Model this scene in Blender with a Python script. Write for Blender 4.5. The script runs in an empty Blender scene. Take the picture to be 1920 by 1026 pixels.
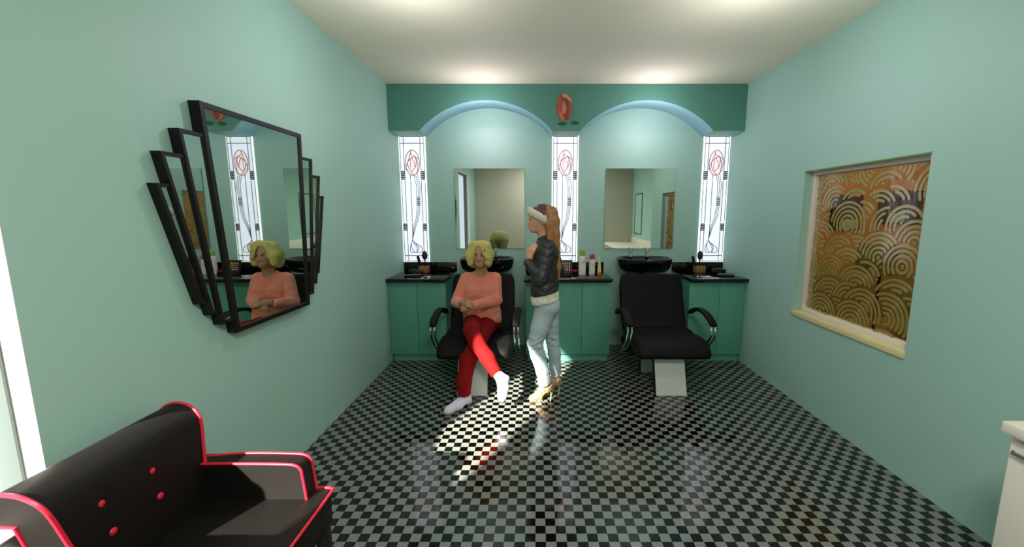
import bpy, bmesh, math, random
import numpy as np
from mathutils import Vector, Matrix
random.seed(4)
SC = bpy.context.scene
COL = SC.collection
# ------------------------------------------------------------------ camera, world, lights, exposure
FPX, CX, CAMH = 771.0, 1005.0, 1.6
PITCH = math.atan(114 / 771.0)
cam = bpy.data.cameras.new('camera'); cam.sensor_width = 36; cam.lens = FPX / 1920 * 36
cam.shift_x = -(CX - 960) / 1920; cam.clip_start = .02
camo = bpy.data.objects.new('camera', cam); COL.objects.link(camo)
camo.location = (0, 0, CAMH); camo.rotation_euler = (math.pi / 2 - PITCH, 0, 0)
SC.camera = camo
SC.view_settings.view_transform = 'Standard'; SC.view_settings.look = 'None'
SC.view_settings.gamma = 1; SC.view_settings.use_curve_mapping = False
SC.view_settings.exposure = 0.12
SC.cycles.caustics_reflective = False; SC.cycles.caustics_refractive = False
world = bpy.data.worlds.new('world'); SC.world = world; world.use_nodes = True
bg = world.node_tree.nodes['Background']; bg.inputs[0].default_value = (.84, .90, 1, 1); bg.inputs[1].default_value = 1.0

def lamp(kind, name, loc, power, col=(1, 1, 1), size=0.0, rot=None, parent=None):
    l = bpy.data.lights.new(name, kind); l.energy = power; l.color = col
    if kind == 'AREA': l.size = size
    elif kind == 'SUN': l.angle = size
    else: l.shadow_soft_size = size
    o = bpy.data.objects.new(name, l); COL.objects.link(o); o.location = loc
    if rot: o.rotation_euler = rot
    return o
sun = lamp('SUN', 'sun', (-6, -6, 6), 28.0, (1, .93, .82), math.radians(1.2))
sun.rotation_euler = Vector((.405, .778, -.480)).to_track_quat('-Z', 'Y').to_euler()
LAMPS = [(-.55, 4.36, 2.5, 9), (1.2, 4.36, 2.5, 9), (-.75, 2.6, 2.5, 11), (1.3, 2.6, 2.5, 11)]
for x, y, z, p in LAMPS:
    lamp('POINT', 'downlight_glow', (x, y, z), p, (1, .87, .98) if y > 4 else (.98, .93, 1), 0.0)
lamp('AREA', 'added_fill_light', (.3, -.1, 2.86), 62, (1, .96, .9), .55, (0, 0, 0))  # fill light added behind the camera to lift the room's ambient level

# ------------------------------------------------------------------ helpers
def px(x, y, **k):
    """pixel -> point on a known plane X=, Y= or Z="""
    a = (x - CX) / FPX; b = (y - 513) / FPX; c = math.cos(PITCH); s = math.sin(PITCH)
    r = (a, c - b * s, -b * c - s)
    if 'Y' in k: t = k['Y'] / r[1]
    elif 'X' in k: t = k['X'] / r[0]
    else: t = (k['Z'] - CAMH) / r[2]
    return Vector((r[0] * t, r[1] * t, CAMH + r[2] * t))
MATS = {}
def srgb(c):
    return tuple((v / 255 / 12.92 if v / 255 <= .04045 else ((v / 255 + .055) / 1.055) ** 2.4) for v in c) + (1,)
def mat(name, col, rough=.6, metal=0, emit=0, bump=0, bscale=60, coat=0, spec=.5, var=0, vscale=8, sheen=0, stretch=1):
    if name in MATS: return MATS[name]
    m = bpy.data.materials.new(name); m.use_nodes = True; nt = m.node_tree; b = nt.nodes['Principled BSDF']
    c = srgb(col); b.inputs['Base Color'].default_value = c
    b.inputs['Roughness'].default_value = rough; b.inputs['Metallic'].default_value = metal
    b.inputs['Coat Weight'].default_value = coat; b.inputs['Specular IOR Level'].default_value = spec
    b.inputs['Sheen Weight'].default_value = sheen
    if emit:
        b.inputs['Emission Color'].default_value = c; b.inputs['Emission Strength'].default_value = emit
    if bump or var:
        tc = nt.nodes.new('ShaderNodeTexCoord'); n = nt.nodes.new('ShaderNodeTexNoise')
        mp = nt.nodes.new('ShaderNodeMapping'); mp.inputs['Scale'].default_value = (1, 1, stretch); nt.links.new(tc.outputs['Object'], mp.inputs[0])
        nt.links.new(mp.outputs[0], n.inputs['Vector'])
        if bump:
            n.inputs['Scale'].default_value = bscale; n.inputs['Detail'].default_value = 4
            bp = nt.nodes.new('ShaderNodeBump'); bp.inputs['Strength'].default_value = bump; bp.inputs['Distance'].default_value = .01
            nt.links.new(n.outputs['Fac'], bp.inputs['Height']); nt.links.new(bp.outputs['Normal'], b.inputs['Normal'])
        if var:
            n2 = nt.nodes.new('ShaderNodeTexNoise'); n2.inputs['Scale'].default_value = vscale
            nt.links.new(mp.outputs[0], n2.inputs['Vector'])
            mx = nt.nodes.new('ShaderNodeMixRGB'); mx.inputs[1].default_value = c
            mx.inputs[2].default_value = tuple(min(1, v * (1 - var)) for v in c[:3]) + (1,)
            nt.links.new(n2.outputs['Fac'], mx.inputs[0]); nt.links.new(mx.outputs[0], b.inputs['Base Color'])
    MATS[name] = m; return m
def thing(name, label, cat, loc=(0, 0, 0), group=None):
    o = bpy.data.objects.new(name, None); COL.objects.link(o); o.location = loc; o.empty_display_size = .1
    o['label'] = label; o['category'] = cat
    if group: o['group'] = group
    return o
def wloc(o):
    v = Vector(o.location)
    while o.parent: o = o.parent; v += Vector(o.location)
    return v
def obj(name, bm, m, parent=None, smooth=True, sharp=.6, label=None):
    """bm in world coordinates; children get the parent's frame"""
    off = wloc(parent) if parent else Vector((0, 0, 0))
    if isinstance(bm, bpy.types.Mesh):
        me = bm; me.transform(Matrix.Translation(-off)); me.name = name
        for p in me.polygons: p.use_smooth = True
    else:
        bmesh.ops.translate(bm, verts=bm.verts, vec=-off)
        bm.normal_update()
        if smooth:
            for f in bm.faces: f.smooth = True
            for e in bm.edges:
                if len(e.link_faces) == 2 and e.calc_face_angle(0) > sharp: e.smooth = False
        me = bpy.data.meshes.new(name); bm.to_mesh(me); bm.free()
    for x in (m if isinstance(m, (list, tuple)) else [m]): me.materials.append(x)
    o = bpy.data.objects.new(name, me); COL.objects.link(o)
    if parent: o.parent = parent
    if label: o['label'] = label
    return o
def tag(o, label, cat, group=None):
    o['label'] = label; o['category'] = cat
    if group: o['group'] = group
    return o
def struct(name, bm, m, parent=None, smooth=False):
    o = obj(name, bm, m, parent, smooth)
    if not parent: o['kind'] = 'structure'
    return o
def NB(): return bmesh.new()
def box(bm, lo, hi, bev=0, seg=2, mi=0):
    t = bmesh.new(); bmesh.ops.create_cube(t, size=1)
    for v in t.verts: v.co = Vector([lo[i] + (v.co[i] + .5) * (hi[i] - lo[i]) for i in range(3)])
    if bev: bmesh.ops.bevel(t, geom=t.edges[:], offset=bev, segments=seg, profile=.5, affect='EDGES')
    merge(bm, t, mi); return bm
def merge(bm, t, mi=0, mtx=None):
    mp = {}
    for v in t.verts: mp[v] = bm.verts.new(mtx @ v.co if mtx else v.co)
    for f in t.faces:
        try:
            g = bm.faces.new([mp[v] for v in f.verts]); g.material_index = mi if mi is not None else f.material_index
        except ValueError: pass
    t.free()
def tube(bm, pts, r, n=10, caps=True, mi=0, closed=False):
    pts = [Vector(p) for p in pts]; rs = r if isinstance(r, (list, tuple)) else [r] * len(pts)
    rings = []; N = len(pts); up = None
    for i, p in enumerate(pts):
        if closed: d = pts[(i + 1) % N] - pts[i - 1]
        else: d = pts[min(i + 1, N - 1)] - pts[max(i - 1, 0)]
        d.normalize()
        if up is None: up = Vector((0, 0, 1)) if abs(d.z) < .9 else Vector((1, 0, 0))
        a = d.cross(up)
        if a.length < 1e-4: a = d.orthogonal()
        a.normalize(); b = a.cross(d).normalized(); up = b
        rings.append([bm.verts.new(p + (a * math.cos(2 * math.pi * k / n) + b * math.sin(2 * math.pi * k / n)) * rs[i]) for k in range(n)])
    for i in range(N if closed else N - 1):
        A = rings[i]; B = rings[(i + 1) % N]
        for k in range(n):
            f = bm.faces.new((A[k], A[(k + 1) % n], B[(k + 1) % n], B[k])); f.material_index = mi
    if caps and not closed:
        bm.faces.new(rings[0][::-1]).material_index = mi; bm.faces.new(rings[-1]).material_index = mi
    return bm
def lathe(bm, prof, c=(0, 0, 0), n=24, sx=1, sy=1, mtx=None):
    """prof: (radius, z) list"""
    c = Vector(c); rings = []
    for r, z in prof:
        ring = []
        for k in range(n):
            v = Vector((r * sx * math.cos(2 * math.pi * k / n), r * sy * math.sin(2 * math.pi * k / n), z))
            if mtx: v = mtx @ v
            ring.append(bm.verts.new(v + c))
        rings.append(ring)
    for A, B in zip(rings, rings[1:]):
        for k in range(n): bm.faces.new((A[k], A[(k + 1) % n], B[(k + 1) % n], B[k]))
    bm.faces.new(rings[0][::-1]); bm.faces.new(rings[-1]); return bm
def prism(bm, poly, vec, mi=0):
    """poly: list of 3D points, extruded by vec"""
    vec = Vector(vec); a = [bm.verts.new(Vector(p)) for p in poly]; b = [bm.verts.new(Vector(p) + vec) for p in poly]
    fs = [bm.faces.new(a), bm.faces.new(b[::-1])]; n = len(a)
    for k in range(n): fs.append(bm.faces.new((a[k], b[k], b[(k + 1) % n], a[(k + 1) % n])))
    for f in fs: f.material_index = mi
    bmesh.ops.recalc_face_normals(bm, faces=fs); return bm
def bez(pts, n=8):
    """Catmull-Rom through the points"""
    P = [Vector(p) for p in pts]; P = [P[0] * 2 - P[1]] + P + [P[-1] * 2 - P[-2]]; out = []
    for i in range(1, len(P) - 2):
        for k in range(n):
            t = k / n
            out.append(.5 * ((2 * P[i]) + (P[i + 1] - P[i - 1]) * t + (2 * P[i - 1] - 5 * P[i] + 4 * P[i + 1] - P[i + 2]) * t * t + (-P[i - 1] + 3 * P[i] - 3 * P[i + 1] + P[i + 2]) * t ** 3))
    return out + [P[-2]]
def copy_tree(o, loc=None, parent=None):
    c = o.copy(); COL.objects.link(c); c.parent = parent
    if loc is not None: c.location = loc
    for ch in [x for x in list(bpy.data.objects) if x.parent == o]: copy_tree(ch, None, c)
    return c

# ---- signed distance bodies meshed with surface nets (one continuous skin per piece)
class SDF:
    def __init__(s, lo, hi, res):
        s.lo = np.array(lo, float); s.res = res
        s.n = np.ceil((np.array(hi) - s.lo) / res).astype(int) + 1
        s.F = np.full(s.n, .2, np.float32)
    def _sub(s, lo, hi):
        a = np.maximum(0, np.floor((np.array(lo) - s.lo) / s.res).astype(int)); b = np.minimum(s.n, np.ceil((np.array(hi) - s.lo) / s.res).astype(int) + 1)
        sl = tuple(slice(int(a[i]), int(max(a[i], b[i]))) for i in range(3))
        ax = [s.lo[i] + np.arange(sl[i].start, sl[i].stop) * s.res for i in range(3)]
        return sl, np.meshgrid(*ax, indexing='ij')
    def _comb(s, sl, d, k, op):
        F = s.F[sl]
        if op == 'sub': d = -d; s.F[sl] = np.maximum(F, d) if not k else np.maximum(F, d) + np.maximum(k - np.abs(F - d), 0) ** 2 / (4 * k)
        elif op == 'and': s.F[sl] = np.maximum(F, d)
        else: s.F[sl] = np.minimum(F, d) if not k else np.minimum(F, d) - np.maximum(k - np.abs(F - d), 0) ** 2 / (4 * k)
    def rc(s, a, b, ra, rb=None, k=.02, op='add', flat=None):
        """round cone; flat = (axis, factor) squeezes its section"""
        rb = ra if rb is None else rb; a = np.array(a, float); b = np.array(b, float); m = max(ra, rb) * (1.6 if flat else 1) + 2 * k + .02
        sl, (X, Y, Z) = s._sub(np.minimum(a, b) - m, np.maximum(a, b) + m)
        if X.size == 0: return s
        ba = b - a; L2 = ba @ ba + 1e-12
        PX, PY, PZ = X - a[0], Y - a[1], Z - a[2]
        h = np.clip((PX * ba[0] + PY * ba[1] + PZ * ba[2]) / L2, 0, 1)
        DX, DY, DZ = PX - h * ba[0], PY - h * ba[1], PZ - h * ba[2]
        if flat:
            D = [DX, DY, DZ]; D[flat[0]] = D[flat[0]] * flat[1]; DX, DY, DZ = D
        d = np.sqrt(DX ** 2 + DY ** 2 + DZ ** 2) - (ra + (rb - ra) * h)
        s._comb(sl, d.astype(np.float32), k, op); return s
    def chain(s, pts, rs, k=.02, **kw):
        for i in range(len(pts) - 1): s.rc(pts[i], pts[i + 1], rs[i], rs[i + 1], k, **kw)
        return s
    def el(s, c, r, k=.02, op='add', rot=None):
        c = np.array(c, float); r = np.array(r, float); m = r.max() + 2 * k + .02
        sl, (X, Y, Z) = s._sub(c - m, c + m)
        if X.size == 0: return s
        P = np.stack([X - c[0], Y - c[1], Z - c[2]], -1)
        if rot is not None: P = P @ np.array(rot)
        q = P / r; k0 = np.sqrt((q ** 2).sum(-1)); k1 = np.sqrt(((P / r ** 2) ** 2).sum(-1)) + 1e-9
        d = np.where(k0 < 1e-4, -r.min(), k0 * (k0 - 1) / k1)
        s._comb(sl, d.astype(np.float32), k, op); return s
    def wrinkle(s, amp, wl, zr, seed=0, squash=(1, 1, 1)):
        """cloth folds: warped waves added to the field between two heights"""
        sl, (X, Y, Z) = s._sub((s.lo[0], s.lo[1], zr[0]), (*(s.lo + s.n * s.res)[:2], zr[1])); k = 2 * math.pi / wl; r = random.Random(seed); w = 0
        for _ in range(3):
            a, b, c = r.uniform(-.5, .5) * squash[0], r.uniform(-.5, .5) * squash[1], (1 + r.uniform(-.3, .3)) * squash[2]
            w = w + np.sin(k * (a * X + b * Y + c * Z) + 1.8 * np.sin(k * .45 * (X + .7 * Y - .4 * Z) + r.uniform(0, 6)) + r.uniform(0, 6))
        fade = np.clip(np.minimum(Z - zr[0], zr[1] - Z) / .03, 0, 1); s.F[sl] += (amp * fade * np.clip(w, -1.2, 2)).astype(np.float32) * (np.abs(s.F[sl]) < .05); return s
    def plane(s, p, n, op='and', box=None):
        """keep the side the normal points away from"""
        n = np.array(n, float); n /= np.linalg.norm(n); p = np.array(p, float)
        lo, hi = (s.lo - 1, s.lo + s.n * s.res + 1) if box is None else box
        sl, (X, Y, Z) = s._sub(lo, hi); d = (X - p[0]) * n[0] + (Y - p[1]) * n[1] + (Z - p[2]) * n[2]
        s._comb(sl, d.astype(np.float32), 0, 'and'); return s
    def mesh(s, name, smooth=2):
        F = s.F.copy(); F[0] = F[-1] = .1; F[:, 0] = F[:, -1] = .1; F[:, :, 0] = F[:, :, -1] = .1
        S = F < 0; c = np.zeros(np.array(F.shape) - 1, np.int8); nx, ny, nz = c.shape
        for i in (0, 1):
            for j in (0, 1):
                for k in (0, 1): c += S[i:nx + i, j:ny + j, k:nz + k]
        idx = np.argwhere((c > 0) & (c < 8)); ids = np.full(c.shape, -1, np.int64); ids[tuple(idx.T)] = np.arange(len(idx))
        acc = np.zeros((len(idx), 3)); cnt = np.zeros(len(idx))
        cor = [(i, j, k) for i in (0, 1) for j in (0, 1) for k in (0, 1)]
        val = {q: F[tuple((idx + q).T)] for q in cor}
        for q in cor:
            for ax in range(3):
                if q[ax]: continue
                w = list(q); w[ax] = 1; w = tuple(w); a = val[q]; b = val[w]; m = (a < 0) != (b < 0)
                t = np.where(m, a / (a - b + 1e-12), 0); P = np.tile(np.array(q, float), (len(idx), 1)); P[:, ax] += t
                acc[m] += P[m]; cnt[m] += 1
        V = s.lo + (idx + acc / cnt[:, None]) * s.res
        Q = []
        for ax in range(3):
            u, v = [(1, 2), (2, 0), (0, 1)][ax]
            sA = [slice(1, -1)] * 3; sA[ax] = slice(0, F.shape[ax] - 1); sB = list(sA); sB[ax] = slice(1, F.shape[ax])
            A = S[tuple(sA)]; B = S[tuple(sB)]; e = np.argwhere(A != B)
            base = e.copy(); base[:, u] += 1; base[:, v] += 1; inside = A[tuple(e.T)]
            def g(du, dv):
                w = base.copy(); w[:, u] -= du; w[:, v] -= dv; return ids[tuple(w.T)]
            q = np.stack([g(1, 1), g(0, 1), g(0, 0), g(1, 0)], 1); q[~inside] = q[~inside][:, ::-1]; Q.append(q)
        Q = np.concatenate(Q)
        for _ in range(smooth):     # light Laplacian
            n_ = np.zeros_like(V); w_ = np.zeros(len(V))
            for a, b in ((0, 1), (1, 2), (2, 3), (3, 0)):
                np.add.at(n_, Q[:, a], V[Q[:, b]]); np.add.at(w_, Q[:, a], 1); np.add.at(n_, Q[:, b], V[Q[:, a]]); np.add.at(w_, Q[:, b], 1)
            V = V * .5 + .5 * n_ / w_[:, None]
        me = bpy.data.meshes.new(name); me.vertices.add(len(V)); me.vertices.foreach_set('co', V.ravel())
        me.loops.add(len(Q) * 4); me.loops.foreach_set('vertex_index', Q.ravel()); me.polygons.add(len(Q))
        me.polygons.foreach_set('loop_start', np.arange(len(Q)) * 4); me.update(calc_edges=True); me.validate(); return me

# ------------------------------------------------------------------ room constants and materials
L, R, B, H, REAR, RA = -1.565, 2.215, 4.86, 2.93, -.98, 2.485
WALL = mat('pale_teal_paint', (163, 203, 190), .55, var=.04, vscale=1.5)
BEAM = mat('deep_teal_paint', (84, 142, 128), .6)
SOFF = mat('light_blue_paint', (150, 196, 206), .6)
CEIL = mat('ceiling_paint', (236, 232, 208), .8)
BEIGE = mat('greige_paint', (172, 168, 152), .3)
WHITE = mat('white_frame_paint', (225, 225, 220), .4)
CAB = mat('green_teal_laminate', (92, 162, 140), .5, spec=.3)
BLACKTOP = mat('black_polished_stone', (5, 5, 6), .05)
VINYL = mat('black_vinyl', (9, 8, 7), .6, spec=.16, bump=.08, bscale=300)
CHROME = mat('chrome', (205, 205, 200), .12, 1)
MIRROR = mat('mirror_glass', (214, 222, 216), .015, 1)

# checker floor
def floor_mat():
    m = bpy.data.materials.new('checker_tiles'); m.use_nodes = True; nt = m.node_tree; b = nt.nodes['Principled BSDF']
    tc = nt.nodes.new('ShaderNodeTexCoord'); mp = nt.nodes.new('ShaderNodeMapping'); nt.links.new(tc.outputs['Object'], mp.inputs[0])
    t = .0517; mp.inputs['Scale'].default_value = (1 / t, 1 / t, 1); mp.inputs['Location'].default_value = (.003 / t + 100, -1.806 / t + 101, .5)
    ck = nt.nodes.new('ShaderNodeTexChecker'); ck.inputs['Scale'].default_value = 1
    ck.inputs[1].default_value = srgb((120, 124, 116)); ck.inputs[2].default_value = srgb((4, 5, 5))
    nt.links.new(mp.outputs[0], ck.inputs[0]); nt.links.new(ck.outputs[0], b.inputs['Base Color'])
    n = nt.nodes.new('ShaderNodeTexNoise'); n.inputs['Scale'].default_value = 14; nt.links.new(tc.outputs['Object'], n.inputs[0])
    r = nt.nodes.new('ShaderNodeMapRange'); r.inputs[3].default_value = .05; r.inputs[4].default_value = .09; b.inputs['Specular IOR Level'].default_value = .48
    nt.links.new(n.outputs[0], r.inputs[0]); nt.links.new(r.outputs[0], b.inputs['Roughness'])
    return m
bm = NB(); box(bm, (L - .12, REAR - .1, -.1), (6.2, B + .12, 0)); struct('floor', bm, floor_mat())
bm = NB(); box(bm, (L - .12, REAR - .1, H), (6.2, B + .12, H + .1)); struct('ceiling', bm, CEIL)
bm = NB(); box(bm, (L - .14, B, 0), (R + .2, B + .12, H)); struct('wall_back', bm, WALL)
bm = NB(); box(bm, (L - .12, REAR - .1, 0), (RA + .1, REAR, H)); struct('wall_rear', bm, BEIGE)
# left wall with the window opening
WY0, WY1, WZ0, WZ1 = -.15, 1.209, .64, 2.46
bm = NB(); T = .14
box(bm, (L - T, REAR, 0), (L, WY0, H)); box(bm, (L - T, WY1, 0), (L, B, H)); box(bm, (L - T, WY0, 0), (L, WY1, WZ0)); box(bm, (L - T, WY0, WZ1), (L, WY1, H))
struct('wall_left', bm, WALL)
# right wall with the recess window
SY0, SY1, SZ0, SZ1, ST = 2.375, 3.465, .765, 1.935, .14
bm = NB()
box(bm, (R, 1.75, 0), (R + ST, SY0, H)); box(bm, (R, SY1, 0), (R + ST, B, H)); box(bm, (R, SY0, 0), (R + ST, SY1, SZ0)); box(bm, (R, SY0, SZ1), (R + ST, SY1, H))
box(bm, (R + ST, 1.75, 0), (RA + .1, 1.85, H)); box(bm, (RA, REAR, 0), (RA + .1, 1.75, H))
struct('wall_right', bm, WALL)

# arched beam over the wash stations
def arch(x0, x1, zs, za, n=28):
    c = (x0 + x1) / 2; w = (x1 - x0) / 2; h = za - zs; r = (w * w + h * h) / (2 * h); cz = za - r; a = math.asin(min(1, w / r))
    return [(c + r * math.sin(-a + 2 * a * k / n), cz + r * math.cos(-a + 2 * a * k / n)) for k in range(n + 1)]
ZS = 2.458
lower = [(L, ZS)] + arch(-1.237, .175, ZS, 2.767) + arch(.469, 1.881, ZS, 2.767) + [(R, ZS)]
bm = NB(); F0 = 4.53
def quad(a, b, c, d, mi): f = bm.faces.new([bm.verts.new(v) for v in (a, b, c, d)]); f.material_index = mi
for (xa, za), (xb, zb) in zip(lower, lower[1:]):
    quad((xa, F0, za), (xb, F0, zb), (xb, F0, H), (xa, F0, H), 0)
    quad((xa, B, za), (xb, B, zb), (xb, F0, zb), (xa, F0, za), 1 if abs(za - ZS) > 1e-3 or abs(zb - ZS) > 1e-3 else 2)
bmesh.ops.remove_doubles(bm, verts=bm.verts, dist=1e-4)
o = struct('trim_1', bm, [BEAM, SOFF, WALL]); o['label'] = 'deep teal arched beam over the two wash stations'

# rose painted relief on the beam
rose = thing('rose_emblem', 'flat red rose emblem with two green leaves on the middle of the arched beam', 'wall emblem', (.304, 4.53, 2.7))
def zp(pts, y): return [px(1030 + a / 12.08, 165 + b / 12.08, Y=4.53) * 1 + Vector((0, y, 0)) for a, b in pts]
def petal(name, col, pts, lift, n=5):
    bm = NB(); q = zp(pts, -lift); P = bez(q + [q[0]], n)[:-1] if n > 1 else q
    prism(bm, P, (0, lift, 0)); obj(name, bm, mat(name + '_%d_%d_%d' % col, col, .6), rose, False)
petal('bud', (172, 84, 66), [(340 + 183 * math.cos(t * math.pi / 18), 430 + 305 * math.sin(t * math.pi / 18)) for t in range(36)], .006, 1)
petal('petal', (214, 148, 118), [(318, 128), (400, 150), (480, 230), (518, 360), (440, 280), (370, 225), (290, 205)], .009, 1)
petal('petal', (122, 70, 50), [(290, 215), (370, 230), (420, 270), (440, 300), (430, 720), (370, 728), (300, 625), (380, 560), (395, 450), (350, 320), (300, 250), (260, 320)], .008, 1)
petal('petal', (206, 122, 92), [(320, 290), (365, 370), (390, 470), (365, 560), (290, 612), (282, 500)], .010, 1)
petal('petal', (222, 108, 74), [(222, 450), (255, 540), (300, 630), (362, 725), (320, 735), (260, 690), (222, 600)], .009, 1)
petal('petal', (190, 70, 66), [(505, 500), (500, 600), (455, 680), (425, 710), (440, 620), (480, 560)], .008, 1)
petal('leaf', (34, 84, 28), [(185, 802), (240, 772), (310, 765), (365, 780), (402, 805), (350, 840), (285, 858), (235, 840)], .006, 1)
petal('leaf', (34, 84, 28), [(478, 797), (520, 760), (580, 745), (650, 765), (685, 797), (620, 830), (555, 838), (510, 822)], .006, 1)

# ------------------------------------------------------------------ stained glass strip windows
PANE = mat('backlit_milky_glass', (230, 236, 250), .25, emit=.76)
PWHITE = mat('backlit_white_border', (250, 250, 250), .3, emit=1.0)
PINK = mat('backlit_pink_glass', (242, 216, 222), .3, emit=.8)
LEAD = mat('dark_lead', (26, 25, 28), .5); BROWN = mat('brown_lead', (112, 66, 56), .5); GREYL = mat('grey_lead', (120, 118, 124), .5)
def strip_window(n, x0):
    W_, z1, z0 = .302, 2.468, 1.025
    X = lambda u: x0 + u * W_
    Z = lambda y: z1 - (y - 253.5) / (490 - 253.5) * (z1 - z0)
    r = bpy.data.objects.new('window_%d' % n, None); COL.objects.link(r); r.location = (x0, B, z0); r['kind'] = 'structure'
    r['label'] = ['tall lit strip window with lead rose beside the left wall', 'tall lit strip window with lead rose between the two mirrors', 'tall lit strip window with lead rose beside the right wall'][n - 1]
    bm = NB(); box(bm, (x0, B - .012, z0), (x0 + W_, B, z1)); obj('frame', bm, PWHITE, r, False)
    bm = NB(); box(bm, (X(.05), B - .016, Z(487)), (X(.95), B - .012, Z(257))); obj('pane', bm, PANE, r, False)
    def line(bm, pts, w=.0031, y=-.019):
        q = [Vector((X(u), B + y, Z(v))) for u, v in pts]
        tube(bm, q, w, 6)
    el = [Vector((.5 + .265 * math.cos(a), 303 + 23 * math.sin(a), 0)) for a in [k * math.pi / 16 for k in range(33)]]
    bm = NB(); prism(bm, [(X(v.x), B - .018, Z(v.y)) for v in el[:-1]], (0, .002, 0)); obj('rose_glass', bm, PINK, r, False)
    bm = NB()
    for u in (.05, .19, .81, .95): line(bm, [(u, 256), (u, 334)]); line(bm, [(u, 336), (u, 414)]); line(bm, [(u, 416), (u, 488.5)])
    for v in (256, 267.5, 478, 488.5): line(bm, [(.05, v), (.95, v)], .0036)
    for ua in (.05, .81):
        for va, vb in ((319, 333.5), (417, 429)):
            for k in range(5):
                v = va + (vb - va) * k / 4; line(bm, [(ua, v), (ua + .14, v)], .0055)
            for k in range(4):
                u = ua + .14 * k / 3; line(bm, [(u, va), (u, vb)], .004)
    for k in range(5): line(bm, [(.60, 368 + 3.3 * k), (.74, 368 + 3.3 * k)], .005)
    line(bm, [(.40, 325), (.40, 334)]); line(bm, [(.40, 336), (.40, 414)]); line(bm, [(.40, 416), (.39, 444)])
    L3 = lambda pts, w=.0032: line(bm, [(p.x, p.y) for p in bez([Vector((a, b, 0)) for a, b in pts], 6)], w)
    L3([(.38, 441), (.385, 447), (.30, 458), (.27, 465), (.31, 471), (.42, 471.5), (.60, 472), (.74, 469), (.72, 462), (.55, 456), (.40, 450), (.385, 444)])
    L3([(.39, 448), (.46, 456), (.55, 464), (.52, 471)], .003); L3([(.33, 455), (.34, 463), (.43, 471)], .003); L3([(.47, 453), (.60, 463), (.53, 471)], .003)
    obj('leading', bm, LEAD, r)
    bm = NB(); L3([(v.x, v.y) for v in el[::2]], .0035)
    L3([(.46, 281), (.42, 290), (.33, 301), (.33, 309), (.42, 319), (.55, 326)], .0035); L3([(.42, 287), (.58, 291), (.76, 297)])
    L3([(.34, 300), (.48, 294), (.62, 293), (.64, 303), (.60, 311), (.46, 319)], .0035); L3([(.46, 293), (.57, 303), (.59, 311)], .003)
    L3([(.43, 297), (.42, 307), (.43, 316)], .0025); L3([(.62, 293), (.70, 305), (.66, 325)], .003); L3([(.33, 301), (.25, 312), (.27, 317)], .003)
    obj('rose_leading', bm, BROWN, r)
    bm = NB()
    for a, b in ((.53, .615), (.60, .665), (.67, .72)):
        L3([(a, 326), (a + .08, 345), (b, 368), (b - .01, 384), (b - .06, 405), (.47 + (a - .6) * .5, 425), (.40, 444)], .0028)
    obj('stem_leading', bm, GREYL, r)
strip_window(1, -1.565); strip_window(2, .184); strip_window(3, 1.912)

# ------------------------------------------------------------------ flat wall mirrors
for x0, lab in ((-.94, 'large frameless mirror on the back wall above the seated woman'), (.802, 'large frameless mirror above the empty black chair')):
    t = thing('wall_mirror', lab, 'mirror', (x0, B, 1.181), 'frameless mirrors over the wash basins')
    bm = NB(); box(bm, (x0, B - .008, 1.181), (x0 + .808, B, 2.104)); obj('backing', bm, mat('mirror_edge', (120, 150, 140), .3), t, False)
    bm = NB(); box(bm, (x0 + .002, B - .012, 1.183), (x0 + .806, B - .008, 2.102)); obj('glass', bm, MIRROR, t, False)

# ------------------------------------------------------------------ window in the left wall (beside the armchair)
r = bpy.data.objects.new('window_5', None); COL.objects.link(r); r.location = (L - .05, .6, WZ0); r['kind'] = 'structure'; r['label'] = 'bright white framed window in the left wall behind the black armchair'
bm = NB(); fw = .05; GF = mat('grey_window_frame', (84, 96, 93), .5)
for lo, hi in (((L - .137, WY0, WZ0), (L - .067, WY0 + .02, WZ1)), ((L - .137, WY1 - .012, WZ0), (L - .067, WY1, WZ1)), ((L - .137, WY0 + .02, WZ1 - .03), (L - .067, WY1 - .012, WZ1)), ((L - .137, WY0 + .02, WZ0), (L - .067, WY1 - .012, WZ0 + .02))):
    box(bm, lo, hi, .002)
obj('window_frame', bm, GF, r)
bm = NB()
for lo, hi in (((L - .067, WY1 - .002, WZ0), (L, WY1, WZ1)), ((L - .067, WY0, WZ0), (L, WY0 + .002, WZ1)), ((L - .067, WY0, WZ1 - .002), (L, WY1, WZ1))): box(bm, lo, hi)
obj('white_reveal', bm, WHITE, r)
bm = NB(); box(bm, (L - .067, WY0, WZ0), (L + .006, WY1, WZ0 + .006)); obj('window_sill', bm, WHITE, r)

# ------------------------------------------------------------------ recess window in the right wall
r = bpy.data.objects.new('window_4', None); COL.objects.link(r); r.location = (R + .08, 2.9, SZ0); r['kind'] = 'structure'; r['label'] = 'recessed window with gold arc patterned glass in the right wall'
FRAME = mat('cream_window_frame', (224, 216, 202), .45)
bm = NB(); fx0, fx1 = R + .06, R + .125
for lo, hi in (((fx0, SY0, SZ0), (fx1, SY0 + .035, SZ1)), ((fx0, SY1 - .045, SZ0), (fx1, SY1, SZ1)), ((fx0, SY0 + .035, SZ1 - .035), (fx1, SY1 - .045, SZ1)), ((fx0, SY0 + .035, SZ0), (fx1, SY1 - .045, SZ0 + .035))): box(bm, lo, hi, .004)
obj('window_frame', bm, FRAME, r)
bm = NB(); box(bm, (R - .012, SY0 - .004, SZ0 - .035), (R + .13, SY1 + .004, SZ0 + .005), .002); obj('window_sill', bm, mat('cream_sill', (222, 212, 160), .5), r)
bm = NB(); box(bm, (R - .003, SY0 - .004, SZ1 - .004), (R + .004, SY1 + .004, SZ1 + .004)); obj('lintel_bead', bm, mat('green_bead', (120, 160, 80), .5), r)
bm = NB(); box(bm, (R + .004, SY0, SZ1 - .005), (R + .10, SY1, SZ1 + .002)); obj('head_lining', bm, FRAME, r)
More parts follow.
